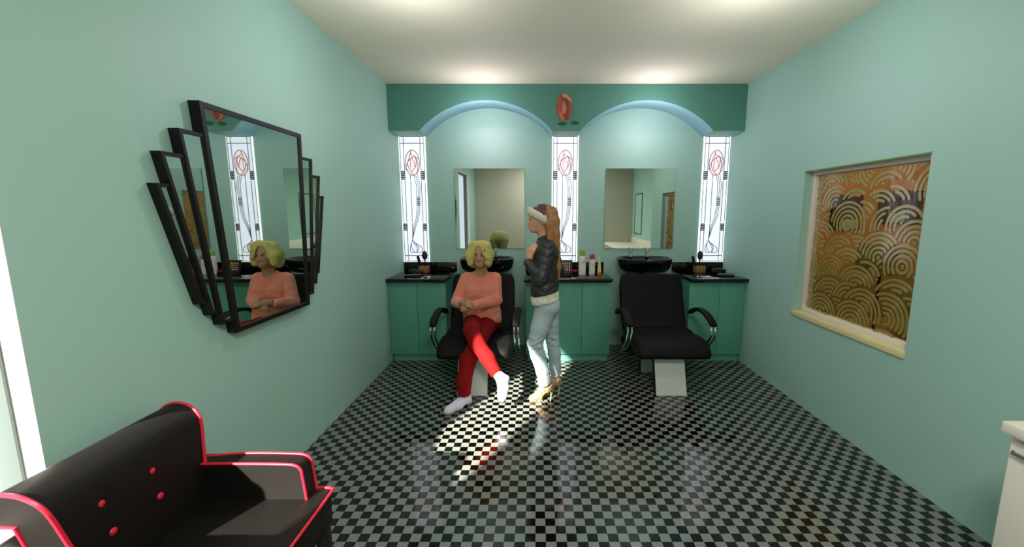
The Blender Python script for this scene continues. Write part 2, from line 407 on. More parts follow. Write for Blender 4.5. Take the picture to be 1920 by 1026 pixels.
def clear_glass():
    m = bpy.data.materials.new('clear_glass'); m.use_nodes = True; nt = m.node_tree; N = nt.nodes; K = nt.links
    tr = N.new('ShaderNodeBsdfTransparent'); tr.inputs[0].default_value = (.92, .91, .88, 1)
    gl = N.new('ShaderNodeBsdfGlossy'); gl.inputs['Roughness'].default_value = .02
    m1 = N.new('ShaderNodeMixShader'); m1.inputs[0].default_value = .05; K.new(tr.outputs[0], m1.inputs[1]); K.new(gl.outputs[0], m1.inputs[2])
    K.new(m1.outputs[0], N['Material Output'].inputs[0]); return m
def foil():
    m = bpy.data.materials.new('olive_gold_foil'); m.use_nodes = True; nt = m.node_tree; N = nt.nodes; K = nt.links
    b = N['Principled BSDF']; b.inputs['Base Color'].default_value = srgb((146, 130, 62)); b.inputs['Roughness'].default_value = .6
    gl = N.new('ShaderNodeBsdfGlossy'); gl.inputs['Roughness'].default_value = .1; gl.inputs[0].default_value = (.9, .88, .8, 1)
    m1 = N.new('ShaderNodeMixShader'); m1.inputs[0].default_value = .18; K.new(b.outputs[0], m1.inputs[1]); K.new(gl.outputs[0], m1.inputs[2])
    K.new(m1.outputs[0], N['Material Output'].inputs[0]); return m
PY0, PY1, PZ0, PZ1 = SY0 + .03, SY1 - .04, SZ0 + .03, SZ1 - .03
bm = NB(); box(bm, (R + .085, PY0, PZ0), (R + .093, PY1, PZ1)); obj('pane', bm, clear_glass(), r, False)
rg = random.Random(11); disks = []
for i in range(-1, 9):
    for k in range(-1, 12):
        disks.append((PY0 + (i + .5 * (k % 2)) * .17 + rg.uniform(-.04, .04), PZ0 + k * .12 + rg.uniform(-.035, .035), rg.uniform(.14, .20)))
disks.sort(key=lambda d: d[1] + rg.uniform(0, .3))
bm = NB(); XF = R + .083
for n_, (cy, cz, cr) in enumerate(disks):
    q = 0; rad = .006
    while rad < cr - .01:
        seg = max(10, int(rad * 2 * math.pi / .008)); run = []
        def flush():
            if len(run) > 2:
                P = [(y, z) for y, z in run]; m = len(P); up = []; dn = []
                for a_ in range(m):
                    y, z = P[a_]; y0_, z0_ = P[max(0, a_ - 1)]; y1_, z1_ = P[min(m - 1, a_ + 1)]
                    dy, dz = y1_ - y0_, z1_ - z0_; l = math.hypot(dy, dz) or 1; w_ = .0095 * (.55 if a_ in (0, m - 1) else 1)
                    up.append(bm.verts.new((XF, y - dz / l * w_, z + dy / l * w_))); dn.append(bm.verts.new((XF, y + dz / l * w_, z - dy / l * w_)))
                for a_ in range(m - 1): bm.faces.new((up[a_], up[a_ + 1], dn[a_ + 1], dn[a_]))
            run.clear()
        for a_ in range(seg + 1):
            t_ = 2 * math.pi * a_ / seg; y = cy + rad * math.cos(t_); z = cz + rad * math.sin(t_)
            ok = PY0 + .008 < y < PY1 - .008 and PZ0 + .008 < z < PZ1 - .008 and not any((y - a) ** 2 + (z - b) ** 2 < (c + .004) ** 2 for a, b, c in disks[:n_])
            if ok: run.append((y, z))
            else: flush()
        flush(); rad += .032
for f in bm.faces:
    if f.normal.x > 0: f.normal_flip()
g_ = bmesh.ops.extrude_face_region(bm, geom=bm.faces[:]); bmesh.ops.translate(bm, verts=[v for v in g_['geom'] if isinstance(v, bmesh.types.BMVert)], vec=(.002, 0, 0))
bmesh.ops.recalc_face_normals(bm, faces=bm.faces[:])
obj('arc_pattern', bm, foil(), r, False)

# the room beyond that window
ORANGE = mat('orange_paint', (190, 130, 40), .7); MAROON = mat('maroon_paint', (66, 20, 30), .6)
bm = NB(); box(bm, (R + .2, 4.80, 0), (6.1, 4.86, H)); struct('wall_north', bm, ORANGE)
bm = NB(); box(bm, (6.1, 1.9, 0), (6.2, 4.86, H)); struct('wall_east', bm, ORANGE)
bm = NB(); box(bm, (R + .3, 1.86, 0), (6.1, 1.95, H)); struct('wall_south', bm, ORANGE)
lamp('POINT', 'neighbour_room_glow', (3.8, 3.2, 2.5), 30, (1, .92, .8), 0)
def bx1(name, lab, cat, lo, hi, m, bev=.01, group=None):
    t = NB(); box(t, lo, hi, bev); return tag(obj(name, t, m), lab, cat, group)

def wp(x, y, Y): return px(x, y, Y=Y)
for (xa, ya, xb, yb), lab in (((1563, 366, 1612, 432), 'dark maroon panel on the orange wall beyond the glass, left one'), ((1652, 357, 1725, 420), 'dark maroon panel on the orange wall beyond the glass, right one')):
    p, q = wp(xa, ya, 4.78), wp(xb, yb, 4.78)
    t_ = thing('wall_panel', lab, 'wall panel', (p.x, 4.8, q.z)); b_ = NB(); box(b_, (p.x, 4.775, q.z), (q.x, 4.80, p.z), .004); obj('board', b_, MAROON, t_)
    b_ = NB(); box(b_, (p.x + .12, 4.77, q.z + .02), (p.x + .30, 4.775, q.z + .12)); obj('green_inset', b_, mat('pale_green_inset', (150, 190, 120), .5), t_, False)
OLIVE = mat('olive_cloth', (140, 116, 50), .85)
t_ = thing('sofa', 'olive sofa in the room beyond the patterned glass', 'sofa', (3.8, 4.2, 0))
for nm, lo, hi in (('seat', (2.9, 4.05, .1), (4.9, 4.6, .45)), ('backrest', (2.9, 4.45, .1), (4.9, 4.72, .95)), ('armrest', (2.75, 4.05, .1), (2.92, 4.6, .62)), ('armrest', (4.88, 4.05, .1), (5.05, 4.6, .62))):
    b_ = NB(); box(b_, lo, hi, .05, 3); obj(nm, b_, OLIVE, t_)
for x_ in (2.85, 4.95):
    for y_ in (4.12, 4.6): b_ = NB(); box(b_, (x_ - .03, y_ - .03, .012), (x_ + .03, y_ + .03, .11)); obj('leg', b_, MAROON, t_)
bx1('floor_rug', 'dark red rug on the floor beyond the patterned glass', 'rug', (2.6, 2.4, .001), (5.4, 4.75, .012), mat('dark_red_cloth', (130, 24, 22), .9), .002)
t_ = thing('floor_lamp', 'olive drum shaded floor lamp beyond the patterned glass', 'floor lamp', (3.0, 3.55, .012))
b_ = NB(); lathe(b_, [(.14, .012), (.14, .03), (.02, .04)], (3.0, 3.55, 0)); obj('base', b_, MAROON, t_)
b_ = NB(); tube(b_, [(3.0, 3.55, .03), (3.0, 3.55, 1.2)], .012); obj('pole', b_, MAROON, t_)
b_ = NB(); lathe(b_, [(.18, 1.08), (.17, 1.34)], (3.0, 3.55, 0)); obj('shade', b_, OLIVE, t_)
# ------------------------------------------------------------------ cabinets
def cabinet(x0, x1, seam, label, leftpanel=None):
    t = thing('base_cabinet', label, 'cabinet', ((x0 + x1) / 2, 4.5, 0))
    bm = NB(); box(bm, (x0, 4.295, .08), (x1, B - .002, .884)); obj('carcass', bm, CAB, t, False)
    bm = NB(); box(bm, (x0 + .015, 4.31, 0), (x1 - .015, 4.60, .08)); obj('plinth', bm, CAB, t, False)
    for a, b in ((x0, seam), (seam, x1)):
        bm = NB(); box(bm, (a + .002, 4.275, .082), (b - .002, 4.295, .876), .002); obj('door', bm, CAB, t)
    return t
def worktop(x0, x1, label):
    t = thing('worktop', label, 'worktop', ((x0 + x1) / 2, 4.5, .885))
    bm = NB(); box(bm, (x0, 4.215, .885), (x1, B - .001, .917), .002); obj('slab', bm, BLACKTOP, t)
    bm = NB(); box(bm, (x0, B - .022, .917), (x1, B - .002, 1.02), .002); obj('backsplash', bm, BLACKTOP, t)
cabinet(L + .004, -.955, -1.262, 'green two door cabinet in the left corner'); worktop(L, -.94, 'black polished worktop in the left corner under a strip window')
cabinet(-.11, .792, .49, 'green cabinet in the middle behind the standing woman'); worktop(-.122, .80, 'black polished worktop carrying the bottles and palette')
cabinet(1.625, R - .004, 1.945, 'green two door cabinet in the right corner'); worktop(1.612, R, 'black polished worktop in the right corner under a strip window')

# ------------------------------------------------------------------ wash basins
BASIN = mat('black_glazed_ceramic', (7, 7, 8), .12, coat=.4)
def basin(cx, label):
    t = thing('wash_basin', label, 'wash basin', (cx, B, 1.0), 'black wash basins on the back wall')
    # outer bowl: rounded rectangle rings from rim down
    def ring(bm, w, y0, y1, z, n=36, dip=0, rr=3.2):
        vs = []
        cyy = (y0 + y1) / 2; hy = (y1 - y0) / 2
        for k in range(n):
            a = 2 * math.pi * k / n; ca, sa = math.cos(a), math.sin(a)
            x = w * math.copysign(abs(ca) ** (2 / rr), ca); y = cyy + hy * math.copysign(abs(sa) ** (2 / rr), sa)
            d = dip * max(0, -sa) ** 3 * max(0, 1 - (x / .12) ** 2)
            vs.append(bm.verts.new((cx + x, y, z - d)))
        return vs
    bm = NB()
    rs = [ring(bm, .20, 4.56, 4.82, .925), ring(bm, .255, 4.49, 4.85, .945), ring(bm, .285, 4.45, 4.855, .985), ring(bm, .298, 4.43, 4.857, 1.04), ring(bm, .303, 4.42, 4.857, 1.085, dip=.012), ring(bm, .302, 4.42, 4.857, 1.096, dip=.016),
          ring(bm, .285, 4.44, 4.84, 1.097, dip=.016, rr=2.8), ring(bm, .262, 4.46, 4.79, 1.075, dip=.01, rr=2.4), ring(bm, .22, 4.50, 4.76, 1.0, rr=2.2), ring(bm, .08, 4.58, 4.70, .955, rr=2)]
    n = 36
    for A, C in zip(rs, rs[1:]):
        for k in range(n): bm.faces.new((A[k], A[(k + 1) % n], C[(k + 1) % n], C[k]))
    bm.faces.new(rs[0][::-1]); bm.faces.new(rs[-1]); obj('bowl', bm, BASIN, t, sharp=1.2)
    for s in (-.13, .13):
        bm = NB(); tube(bm, [(cx + s * 1.2, 4.62, .96), (cx + s * 1.2, 4.70, .90), (cx + s * 1.2, B, .87)], .012); obj('bracket', bm, mat('black_metal', (12, 12, 12), .4), t)
    bm = NB(); tube(bm, [(cx, 4.66, .94), (cx, 4.68, .8), (cx, 4.74, .7), (cx, B, .68)], .028); obj('waste_pipe', bm, BASIN, t)
    for s in (-.11, .08):
        bm = NB(); lathe(bm, [(.026, 0), (.026, .01), (.016, .018), (.015, .06), (.022, .066), (.022, .092), (.014, .10)], (cx + s, 4.80, 1.085), 16)
        tp = obj('tap', bm, CHROME, t)
        bm = NB(); tube(bm, bez([(cx + s, 4.79, 1.14), (cx + s - .01, 4.74, 1.15), (cx + s - .018, 4.70, 1.12), (cx + s - .02, 4.69, 1.10)], 4), .008, 8); obj('spout', bm, CHROME, tp)
basin(1.22, 'black wash basin behind the empty black chair'); basin(-.55, 'black wash basin behind the head of the seated woman')

# ------------------------------------------------------------------ salon chairs
def section_loft(bm, secs, x0, x1, bulge=.0, nx=14):
    """profile in (Y,z), extruded along X with rounded ends"""
    n = len(secs); rings = []
    for i in range(nx + 1):
        t = i / nx; e = min(t, 1 - t) * 2
        s = 1 - .9 * (1 - min(1, e * 4.5)) ** 2.2 * .55
        cy = sum(p[0] for p in secs) / n; cz = sum(p[1] for p in secs) / n
        tt = t if True else 0
        x = x0 + (x1 - x0) * (.5 - .5 * math.cos(math.pi * t)) 
        w = min(x - x0, x1 - x); rr = .045; q = 1 if w >= rr else math.sqrt(max(0, 1 - (1 - w / rr) ** 2)) 
        k = 1 - (1 - q) * .35
        rings.append([bm.verts.new((x, cy + (p[0] - cy) * k, cz + (p[1] - cz) * k)) for p in secs])
    for A, C in zip(rings, rings[1:]):
        for k in range(n): bm.faces.new((A[k], A[(k + 1) % n], C[(k + 1) % n], C[k]))
    bm.faces.new(rings[0][::-1]); bm.faces.new(rings[-1])
    bmesh.ops.recalc_face_normals(bm, faces=bm.faces[:]); return bm
def pad_profile(pts, n=5): 
    v = [Vector((a, b, 0)) for a, b in pts]; q = bez(v + [v[0]], n)[:-1]; return [(p.x, p.y) for p in q]
PLATE = mat('pale_grey_steel_plate', (205, 210, 206), .35, .2)
def salon_chair(cx, label):
    t = thing('salon_chair', label, 'salon chair', (cx, 3.8, 0), 'black reclining salon chairs at the wash basins')
    bm = NB(); section_loft(bm, pad_profile([(4.02, .40), (4.09, .50), (4.16, .64), (4.23, .80), (4.275, .93), (4.30, .957), (4.345, .95), (4.35, .90), (4.30, .74), (4.22, .56), (4.15, .40), (4.08, .36)], 3), cx - .325, cx + .325); obj('backrest', bm, VINYL, t, sharp=1)
    bm = NB(); section_loft(bm, pad_profile([(4.12, .36), (4.10, .44), (3.98, .465), (3.84, .46), (3.74, .44), (3.70, .38), (3.74, .33), (3.9, .31), (4.06, .31)], 3), cx - .325, cx + .325); obj('seat_cushion', bm, VINYL, t, sharp=1)
    bm = NB(); section_loft(bm, pad_profile([(3.80, .36), (3.79, .45), (3.70, .475), (3.60, .472), (3.50, .452), (3.43, .415), (3.405, .36), (3.44, .335), (3.58, .32), (3.72, .32)], 3), cx - .325, cx + .325); obj('leg_rest', bm, VINYL, t, sharp=1)
    bm = NB(); box(bm, (cx - .33, 3.72, .26), (cx + .33, 4.15, .33), .02); obj('seat_frame', bm, VINYL, t)
    for y0, y1, lean in ((3.43, 3.50, .12), (3.97, 4.05, .06)):
        bm = NB(); z1 = .335
        prism(bm, [(cx - .15, y0 + .006, 0), (cx + .12, y0 + .006, 0), (cx + .12, y0 + .006 + lean, z1), (cx - .15, y0 + .006 + lean, z1)], (0, y1 - y0, 0)); c_ = obj('pedestal', bm, mat('black_metal', (12, 12, 12), .4), t, False)
        bm = NB(); prism(bm, [(cx - .148, y0, .002), (cx + .12, y0, .002), (cx + .12, y0 + lean, z1), (cx - .148, y0 + lean, z1)], (0, .006, 0)); obj('front_plate', bm, PLATE, c_, False, label='pale metal front plate')
    for s in (-1, 1):
        ax = cx + s * .372
        bm = NB(); pts = bez([(ax, 4.12, .585), (ax, 4.00, .645), (ax, 3.88, .675), (ax, 3.74, .672), (ax, 3.62, .64), (ax, 3.55, .60)], 5)
        sec = []
        for i, p in enumerate(pts):
            d = (pts[min(i + 1, len(pts) - 1)] - pts[max(i - 1, 0)]).normalized(); nn = Vector((0, -d.z, d.y)) ; nn = -nn if nn.z < 0 else nn
            e = min(1, .8 + min(i, len(pts) - 1 - i) * .12)
            sec.append([bm.verts.new(p + Vector((math.copysign(abs(math.cos(a)) ** .6, math.cos(a)) * .034 * e, 0, 0)) + nn * math.copysign(abs(math.sin(a)) ** .6, math.sin(a)) * .017 * e) for a in [k * math.pi / 8 for k in range(16)]])
        for A, C in zip(sec, sec[1:]):
            for k in range(16): bm.faces.new((A[k], A[(k + 1) % 16], C[(k + 1) % 16], C[k]))
        bm.faces.new(sec[0]); bm.faces.new(sec[-1]); bmesh.ops.recalc_face_normals(bm, faces=bm.faces[:])
        arm = obj('armrest', bm, VINYL, t, sharp=1.2)
        for q in (-.018, .018):
            bm = NB(); tube(bm, bez([(ax + q, 3.58, .62), (ax + q, 3.55, .55), (ax + q, 3.57, .48), (ax + q, 3.70, .36), (ax + q, 3.84 + q, .27)], 5) + [Vector((ax + q - s * .05, 3.86 + q, .262)), Vector((ax + q - s * .12, 3.86 + q, .262))], .0092, 10)
            obj('arm_tube', bm, CHROME, arm, label='curved chrome tube')
    return t
salon_chair(1.21, 'empty black reclining salon chair in front of the right basin')
salon_chair(-.55, 'black reclining salon chair the woman in the coral jumper sits on')

# ------------------------------------------------------------------ stepped fan mirror on the left wall
t = thing('fan_mirror', 'stepped black framed art deco fan mirror on the left wall', 'mirror', (L, 2.37, 1.0))
D = .052
def frame_panel(quad, fwid, depth, inset, parent, gname, skip=None):
    """quad: four (y, z) corners TL,TR,BR,BL ; frame from wall to depth"""
    q = [Vector((0, a, b)) for a, b in quad]; n = 4; inn = []
    wd = [0 if k == skip else fwid for k in range(4)]
    for i in range(4):
        p, a, b = q[i], q[i - 1], q[(i + 1) % 4]; d1 = (p - a).normalized(); d2 = (b - p).normalized()
        n1 = Vector((0, -d1.z, d1.y)); n2 = Vector((0, -d2.z, d2.y)); c = sum(q, Vector()) / 4
        if n1.dot(c - p) < 0: n1 = -n1
        if n2.dot(c - p) < 0: n2 = -n2
        wa, wb = wd[(i - 1) % 4], wd[i]; dd = n1.y * n2.z - n1.z * n2.y      # offset lines n.x = w
        inn.append(p + Vector((0, (wa * n2.z - wb * n1.z) / dd, (wb * n1.y - wa * n2.y) / dd)))
    bm = NB()
    X0 = Vector((L, 0, 0)); X1 = Vector((L + depth, 0, 0))
    for i in range(4):
        if i == skip: continue
        j = (i + 1) % 4
        vs = [bm.verts.new(v) for v in (q[i] + X0, q[j] + X0, inn[j] + X0, inn[i] + X0, q[i] + X1, q[j] + X1, inn[j] + X1, inn[i] + X1)]
        for f in ((0, 1, 2, 3), (4, 5, 6, 7), (0, 1, 5, 4), (2, 3, 7, 6), (1, 2, 6, 5), (3, 0, 4, 7)): bm.faces.new([vs[k] for k in f])
    bmesh.ops.remove_doubles(bm, verts=bm.verts, dist=1e-5); bmesh.ops.recalc_face_normals(bm, faces=bm.faces[:])
    fo = obj('frame', bm, mat('black_lacquer', (10, 8, 7), .5, spec=.3), parent, False)
    bm = NB(); prism(bm, [v + Vector((L + inset, 0, 0)) for v in inn], (-.006, 0, 0)); obj('glass', bm, MIRROR, fo, False)
frame_panel([(1.939, 2.10), (2.751, 2.10), (2.695, .992), (2.019, .998)], .024, D, D - .008, t, 'center')
lt = [((1.817, 1.957), (1.936, 1.063)), ((1.719, 1.849), (1.884, 1.124)), ((1.685, 1.719), (1.834, 1.186))]
rt = [((2.871, 1.959), (2.765, 1.055)), ((2.965, 1.854), (2.822, 1.115)), ((3.007, 1.718), (2.868, 1.18))]
# each lateral panel tucks against the one inside it
def edge(a, b, z): k = (z - b[1]) / (a[1] - b[1]); return b[0] + (a[0] - b[0]) * k
prevL = ((1.939, 2.10), (2.019, .998)); prevR = ((2.751, 2.10), (2.695, .992))
for k in range(3):
    (ta, ba) = lt[k]; frame_panel([(ta[0], ta[1]), (edge(*prevL, ta[1]) - .001, ta[1]), (edge(*prevL, ba[1]) - .001, ba[1]), (ba[0], ba[1])], .016, D - .004 * (k + 1), D - .012 - .004 * k, t, 'side', 1); prevL = (ta, ba)
    (ta, ba) = rt[k]; frame_panel([(edge(*prevR, ta[1]) + .001, ta[1]), (ta[0], ta[1]), (ba[0], ba[1]), (edge(*prevR, ba[1]) + .001, ba[1])], .016, D - .004 * (k + 1), D - .012 - .004 * k, t, 'side', 3); prevR = (ta, ba)

# ------------------------------------------------------------------ black armchair with red piping
LEATH = mat('black_leatherette', (20, 18, 16), .55, spec=.2, bump=.06, bscale=250); RED = mat('red_piping', (214, 34, 58), .35)
ac = thing('armchair', 'black armchair with red piping and red buttons in the lower left corner', 'armchair', (-1.2, 1.29, 0))
def ystretch(z, near):       # the back tapers towards the seat
    return (1.035 + (.76 - z) * .2) if near else (1.557 - (.76 - z) * .15)
backprof = [(-1.33, .44), (-1.335, .56), (-1.345, .66), (-1.352, .74), (-1.362, .785), (-1.385, .815), (-1.42, .834), (-1.465, .838), (-1.505, .822), (-1.53, .785), (-1.533, .74), (-1.525, .722), (-1.47, .72), (-1.468, .60), (-1.468, .30), (-1.33, .30)]
bm = NB(); A = [bm.verts.new((x, ystretch(z, True), z)) for x, z in backprof]; C = [bm.verts.new((x, ystretch(z, False), z)) for x, z in backprof]
bm.faces.new(A); bm.faces.new(C[::-1])
for k in range(len(A)): bm.faces.new((A[k], C[k], C[(k + 1) % len(A)], A[(k + 1) % len(A)]))
bmesh.ops.recalc_face_normals(bm, faces=bm.faces[:]); obj('backrest', bm, LEATH, ac, sharp=.7)
for near in (True, False):
    bm = NB(); pts = [Vector((x, ystretch(z, near), z)) for x, z in [(-1.337, .598)] + backprof[2:12]]
    pts = bez(pts, 4) + [Vector((-1.47, ystretch(.72, near), .72)), Vector((-1.469, ystretch(.6, near), .60)), Vector((-1.469, ystretch(.4, near), .40))]
    tube(bm, pts, .0065, 8); obj('piping', bm, RED, ac, label='red piping')
for y, z in ((1.33, .70), (1.335, .60), (1.16, .704), (1.17, .60)):
    bm = NB(); t_ = bmesh.new(); bmesh.ops.create_uvsphere(t_, u_segments=16, v_segments=10, radius=1)
    xx = -1.335 - (z - .56) * .12
    merge(bm, t_, 0, Matrix.Translation((xx, y, z)) @ Matrix.Diagonal((.006, .0125, .0125, 1))); obj('button', bm, RED, ac, label='red button')
bm = NB(); box(bm, (-1.36, 1.0, .36), (-.862, 1.59, .447), .015, 3); obj('seat', bm, LEATH, ac)
bm = NB(); box(bm, (-1.45, 1.01, .30), (-.868, 1.585, .37), .004); obj('apron', bm, LEATH, ac)
bm = NB(); tube(bm, bez([(-.94, 1.592, .447), (-.885, 1.592, .447), (-.862, 1.585, .446), (-.856, 1.56, .445), (-.856, 1.3, .445), (-.856, 1.03, .445), (-.865, 1.0, .446), (-.94, .996, .447)], 6), .006, 8); obj('piping', bm, RED, ac, label='red piping')
for y0, y1 in ((1.518, 1.592), (.994, 1.068)):
    bm = NB(); yy = y0
    prof = [(-1.36, .44), (-1.40, .60), (-1.30, .604), (-1.02, .602), (-.972, .597), (-.95, .585), (-.942, .565), (-.932, .44)]
    A = [bm.verts.new((x, y0, z)) for x, z in prof]; C = [bm.verts.new((x, y1, z)) for x, z in prof]
    bm.faces.new(A); bm.faces.new(C[::-1])
    for k in range(len(A)): bm.faces.new((A[k], C[k], C[(k + 1) % len(A)], A[(k + 1) % len(A)]))
    bmesh.ops.recalc_face_normals(bm, faces=bm.faces[:]); arm = obj('armrest', bm, LEATH, ac, sharp=.7)
    for yy in (y0, y1):
        bm = NB(); tube(bm, bez([(-1.37, yy - (.02 if yy > 1.58 else 0), .603), (-1.2, yy, .605), (-1.02, yy, .603), (-.968, yy, .598), (-.946, yy, .580), (-.94, yy, .55), (-.931, yy, .447)], 5), .0055, 8); obj('piping', bm, RED, arm, label='red piping')
for x, y in ((-.895, 1.555), (-.895, 1.03), (-1.42, 1.54), (-1.42, 1.04)):
    bm = NB(); prism(bm, [(x - .028, y - .028, .31), (x + .025, y - .028, .31), (x + .025, y + .028, .31), (x - .028, y + .028, .31)], (0, 0, -.01))
    box(bm, (x - .022, y - .022, 0), (x + .022, y + .022, .305), .003); obj('leg', bm, mat('black_wood', (20, 18, 16), .4), ac)

# ------------------------------------------------------------------ white counter at the right edge
t = thing('reception_counter', 'white counter cabinet at the far right edge beside the right wall', 'counter', (2.1, .4, 0))
CW = mat('cream_white_laminate', (234, 228, 214), .4)
bm = NB(); box(bm, (1.745, -.9, .0), (R + .2, 1.405, .80)); 
obj('carcass', bm, CW, t, False)
bm = NB(); box(bm, (1.70, -.95, .81), (R + .25, 1.405, .85), .003); box(bm, (1.72, -.93, .80), (R + .2, 1.39, .812)); obj('counter_top', bm, CW, t)
bm = NB(); box(bm, (R + .245, -.95, .85), (R + .267, 1.405, .99), .002); obj('splash_panel', bm, CW, t)
for a, b in ((.86, 1.39), (.30, .85), (-.26, .29), (-.85, -.27)):
    bm = NB(); box(bm, (1.728, a, .10), (1.745, b, .785), .002); d_ = obj('door', bm, CW, t)
    bm = NB(); tube(bm, [(1.726, a + .05, .745), (1.716, a + .06, .745), (1.716, b - .018, .745), (1.728, b - .012, .745)], .006, 8); obj('handle', bm, mat('brushed_steel', (150, 146, 136), .3, 1), d_)

# black outline picture on the recess wall (seen in the right mirror)
t = thing('picture_frame', 'thin black rectangular frame on the side wall seen in the right mirror', 'picture frame', (RA, -.37, 1.57))
bm = NB()
for lo, hi in (((RA - .015, -.715, 1.09), (RA, -.70, 2.055)), ((RA - .015, -.045, 1.09), (RA, -.03, 2.055)), ((RA - .015, -.70, 1.09), (RA, -.045, 1.105)), ((RA - .015, -.70, 2.04), (RA, -.045, 2.055))): box(bm, lo, hi)
obj('frame', bm, mat('black_metal', (12, 12, 12), .4), t, False)
bm = NB(); box(bm, (RA - .006, -.70, 1.105), (RA, -.045, 2.04)); obj('panel', bm, WALL, t, False)
t = thing('fill_light_housing', 'unseen square housing added above the fill light near the rear wall', 'ceiling lamp', (.3, -.1, H))  # out-of-view housing made up to go with the added fill light
bm = NB(); box(bm, (0, -.4, 2.875), (.6, .2, H), .01); obj('housing', bm, WHITE, t)

# ------------------------------------------------------------------ things on the worktops
def bottle(x, y, prof, capprof, w, capm, label, s=(1, .7), n=24):
    t = thing('hair_product_bottle', label, 'bottle', (x, y, .917))
    bm = NB(); lathe(bm, prof, (x, y, .917), n, *s); b_ = obj('body', bm, w, t)
    bm = NB(); lathe(bm, capprof, (x, y, .917), n, *s); obj('cap', bm, capm, t)
    return t
BW = mat('white_plastic', (226, 226, 216), .35); PINKINK = mat('pink_ink', (206, 60, 110), .5)
t = bottle(.51, 4.50, [(.033, 0), (.040, .006), (.041, .06), (.038, .17), (.034, .212), (.03, .218)], [(.031, .216), (.032, .222), (.031, .262), (.027, .274), (.012, .276)], BW, mat('lime_plastic', (140, 170, 28), .4), 'tall white bottle with a lime green cap on the middle worktop')
bm = NB()
for k in range(3): box(bm, (.505, 4.4715 + .0, 1.072 - .012 * k), (.53 - .006 * k, 4.4725, 1.077 - .012 * k))
box(bm, (.532, 4.471, 1.066), (.540, 4.4735, 1.078)); obj('print', bm, PINKINK, t, False)
t = bottle(.622, 4.53, [(.028, 0), (.034, .005), (.034, .06), (.032, .14), (.028, .178)], [(.029, .172), (.030, .185), (.029, .218), (.024, .226), (.010, .228)], BW, mat('magenta_plastic', (176, 36, 120), .4), 'white bottle with a magenta cap and orange tip between the other two bottles')
bm = NB(); lathe(bm, [(.010, .226), (.011, .236), (.006, .240)], (.625, 4.53, .917), 12); obj('nozzle', bm, mat('orange_plastic', (216, 120, 30), .4), t, label='orange tip')
bm = NB(); box(bm, (.620, 4.5035, 1.030), (.629, 4.506, 1.040)); obj('print', bm, PINKINK, t, False)
t = thing('hair_tube', 'slim pointed tube with amber base, rightmost on the middle worktop', 'tube', (.70, 4.50, .917))
bm = NB(); lathe(bm, [(.024, .032), (.022, .07), (.013, .15), (.008, .195), (.004, .208)], (.70, 4.50, .917), 16, 1, .8); obj('body', bm, mat('pale_amber_tube', (222, 198, 130), .35), t)
bm = NB(); lathe(bm, [(.024, 0), (.025, .003), (.024, .032)], (.70, 4.50, .917), 16, 1, .8); obj('cap', bm, mat('amber_plastic', (190, 112, 30), .3), t)

t = thing('makeup_palette', 'open black palette with rows of coloured pans on the middle worktop', 'makeup palette', (.36, 4.5, .917))
DK = mat('dark_plastic', (10, 10, 13), .4, spec=.3)
bm = NB(); box(bm, (.265, 4.42, .9175), (.405, 4.54, .932), .002); obj('tray', bm, DK, t)
bm = NB(); prism(bm, [(.265, 4.545, .925), (.405, 4.545, .925), (.405, 4.585, 1.075), (.265, 4.585, 1.075)], (0, .01, -.002)); obj('lid', bm, DK, t, False)
pc = [[(228, 196, 30)] * 4, [(190, 120, 130), (200, 130, 130), (220, 150, 140), (220, 180, 150)], [(230, 120, 200), (226, 130, 200), (214, 170, 220), (226, 180, 140)], [(190, 190, 120), (214, 200, 140), (226, 214, 170), (236, 236, 220)]]
for i, row in enumerate(pc):
    for j, c in enumerate(row):
        zz = 1.04 - .0235 * i; yy = 4.545 + (zz - .925) / .15 * .04 - .0015; t_ = bmesh.new()
        bmesh.ops.create_cone(t_, cap_ends=True, segments=12, radius1=.0085, radius2=.0085, depth=.004); bm = NB()
        merge(bm, t_, 0, Matrix.Translation((.300 + .0245 * j, yy, zz)) @ Matrix.Rotation(math.pi / 2, 4, 'X')); obj('colour_pan', bm, mat('pan_%d_%d_%d' % c, c, .7), t)
for x, y, c, nm in ((.386, 4.44, (196, 24, 176), 'magenta'), (.412, 4.47, (214, 30, 60), 'red'), (.428, 4.45, (220, 40, 60), 'bright red'), (.446, 4.47, (130, 46, 36), 'brown')):
    t = thing('lipstick', {'magenta': 'open magenta lipstick beside the palette, leftmost of the four', 'red': 'open red lipstick right next to the magenta one beside the palette', 'bright red': 'open red lipstick between the other red one and the brown one', 'brown': 'open brown lipstick, the one nearest the tall white bottle'}[nm], 'lipstick', (x, y, .917), 'open lipsticks on the middle worktop')
    bm = NB(); lathe(bm, [(.009, 0), (.009, .034), (.007, .035), (.007, .044)], (x, y, .917), 12); obj('case', bm, DK, t)
    bm = NB(); lathe(bm, [(.0062, .043), (.0062, .060), (.004, .068), (.001, .070)], (x, y, .917), 12); obj('stick', bm, mat('lip_' + nm.replace(' ', '_'), c, .4), t)

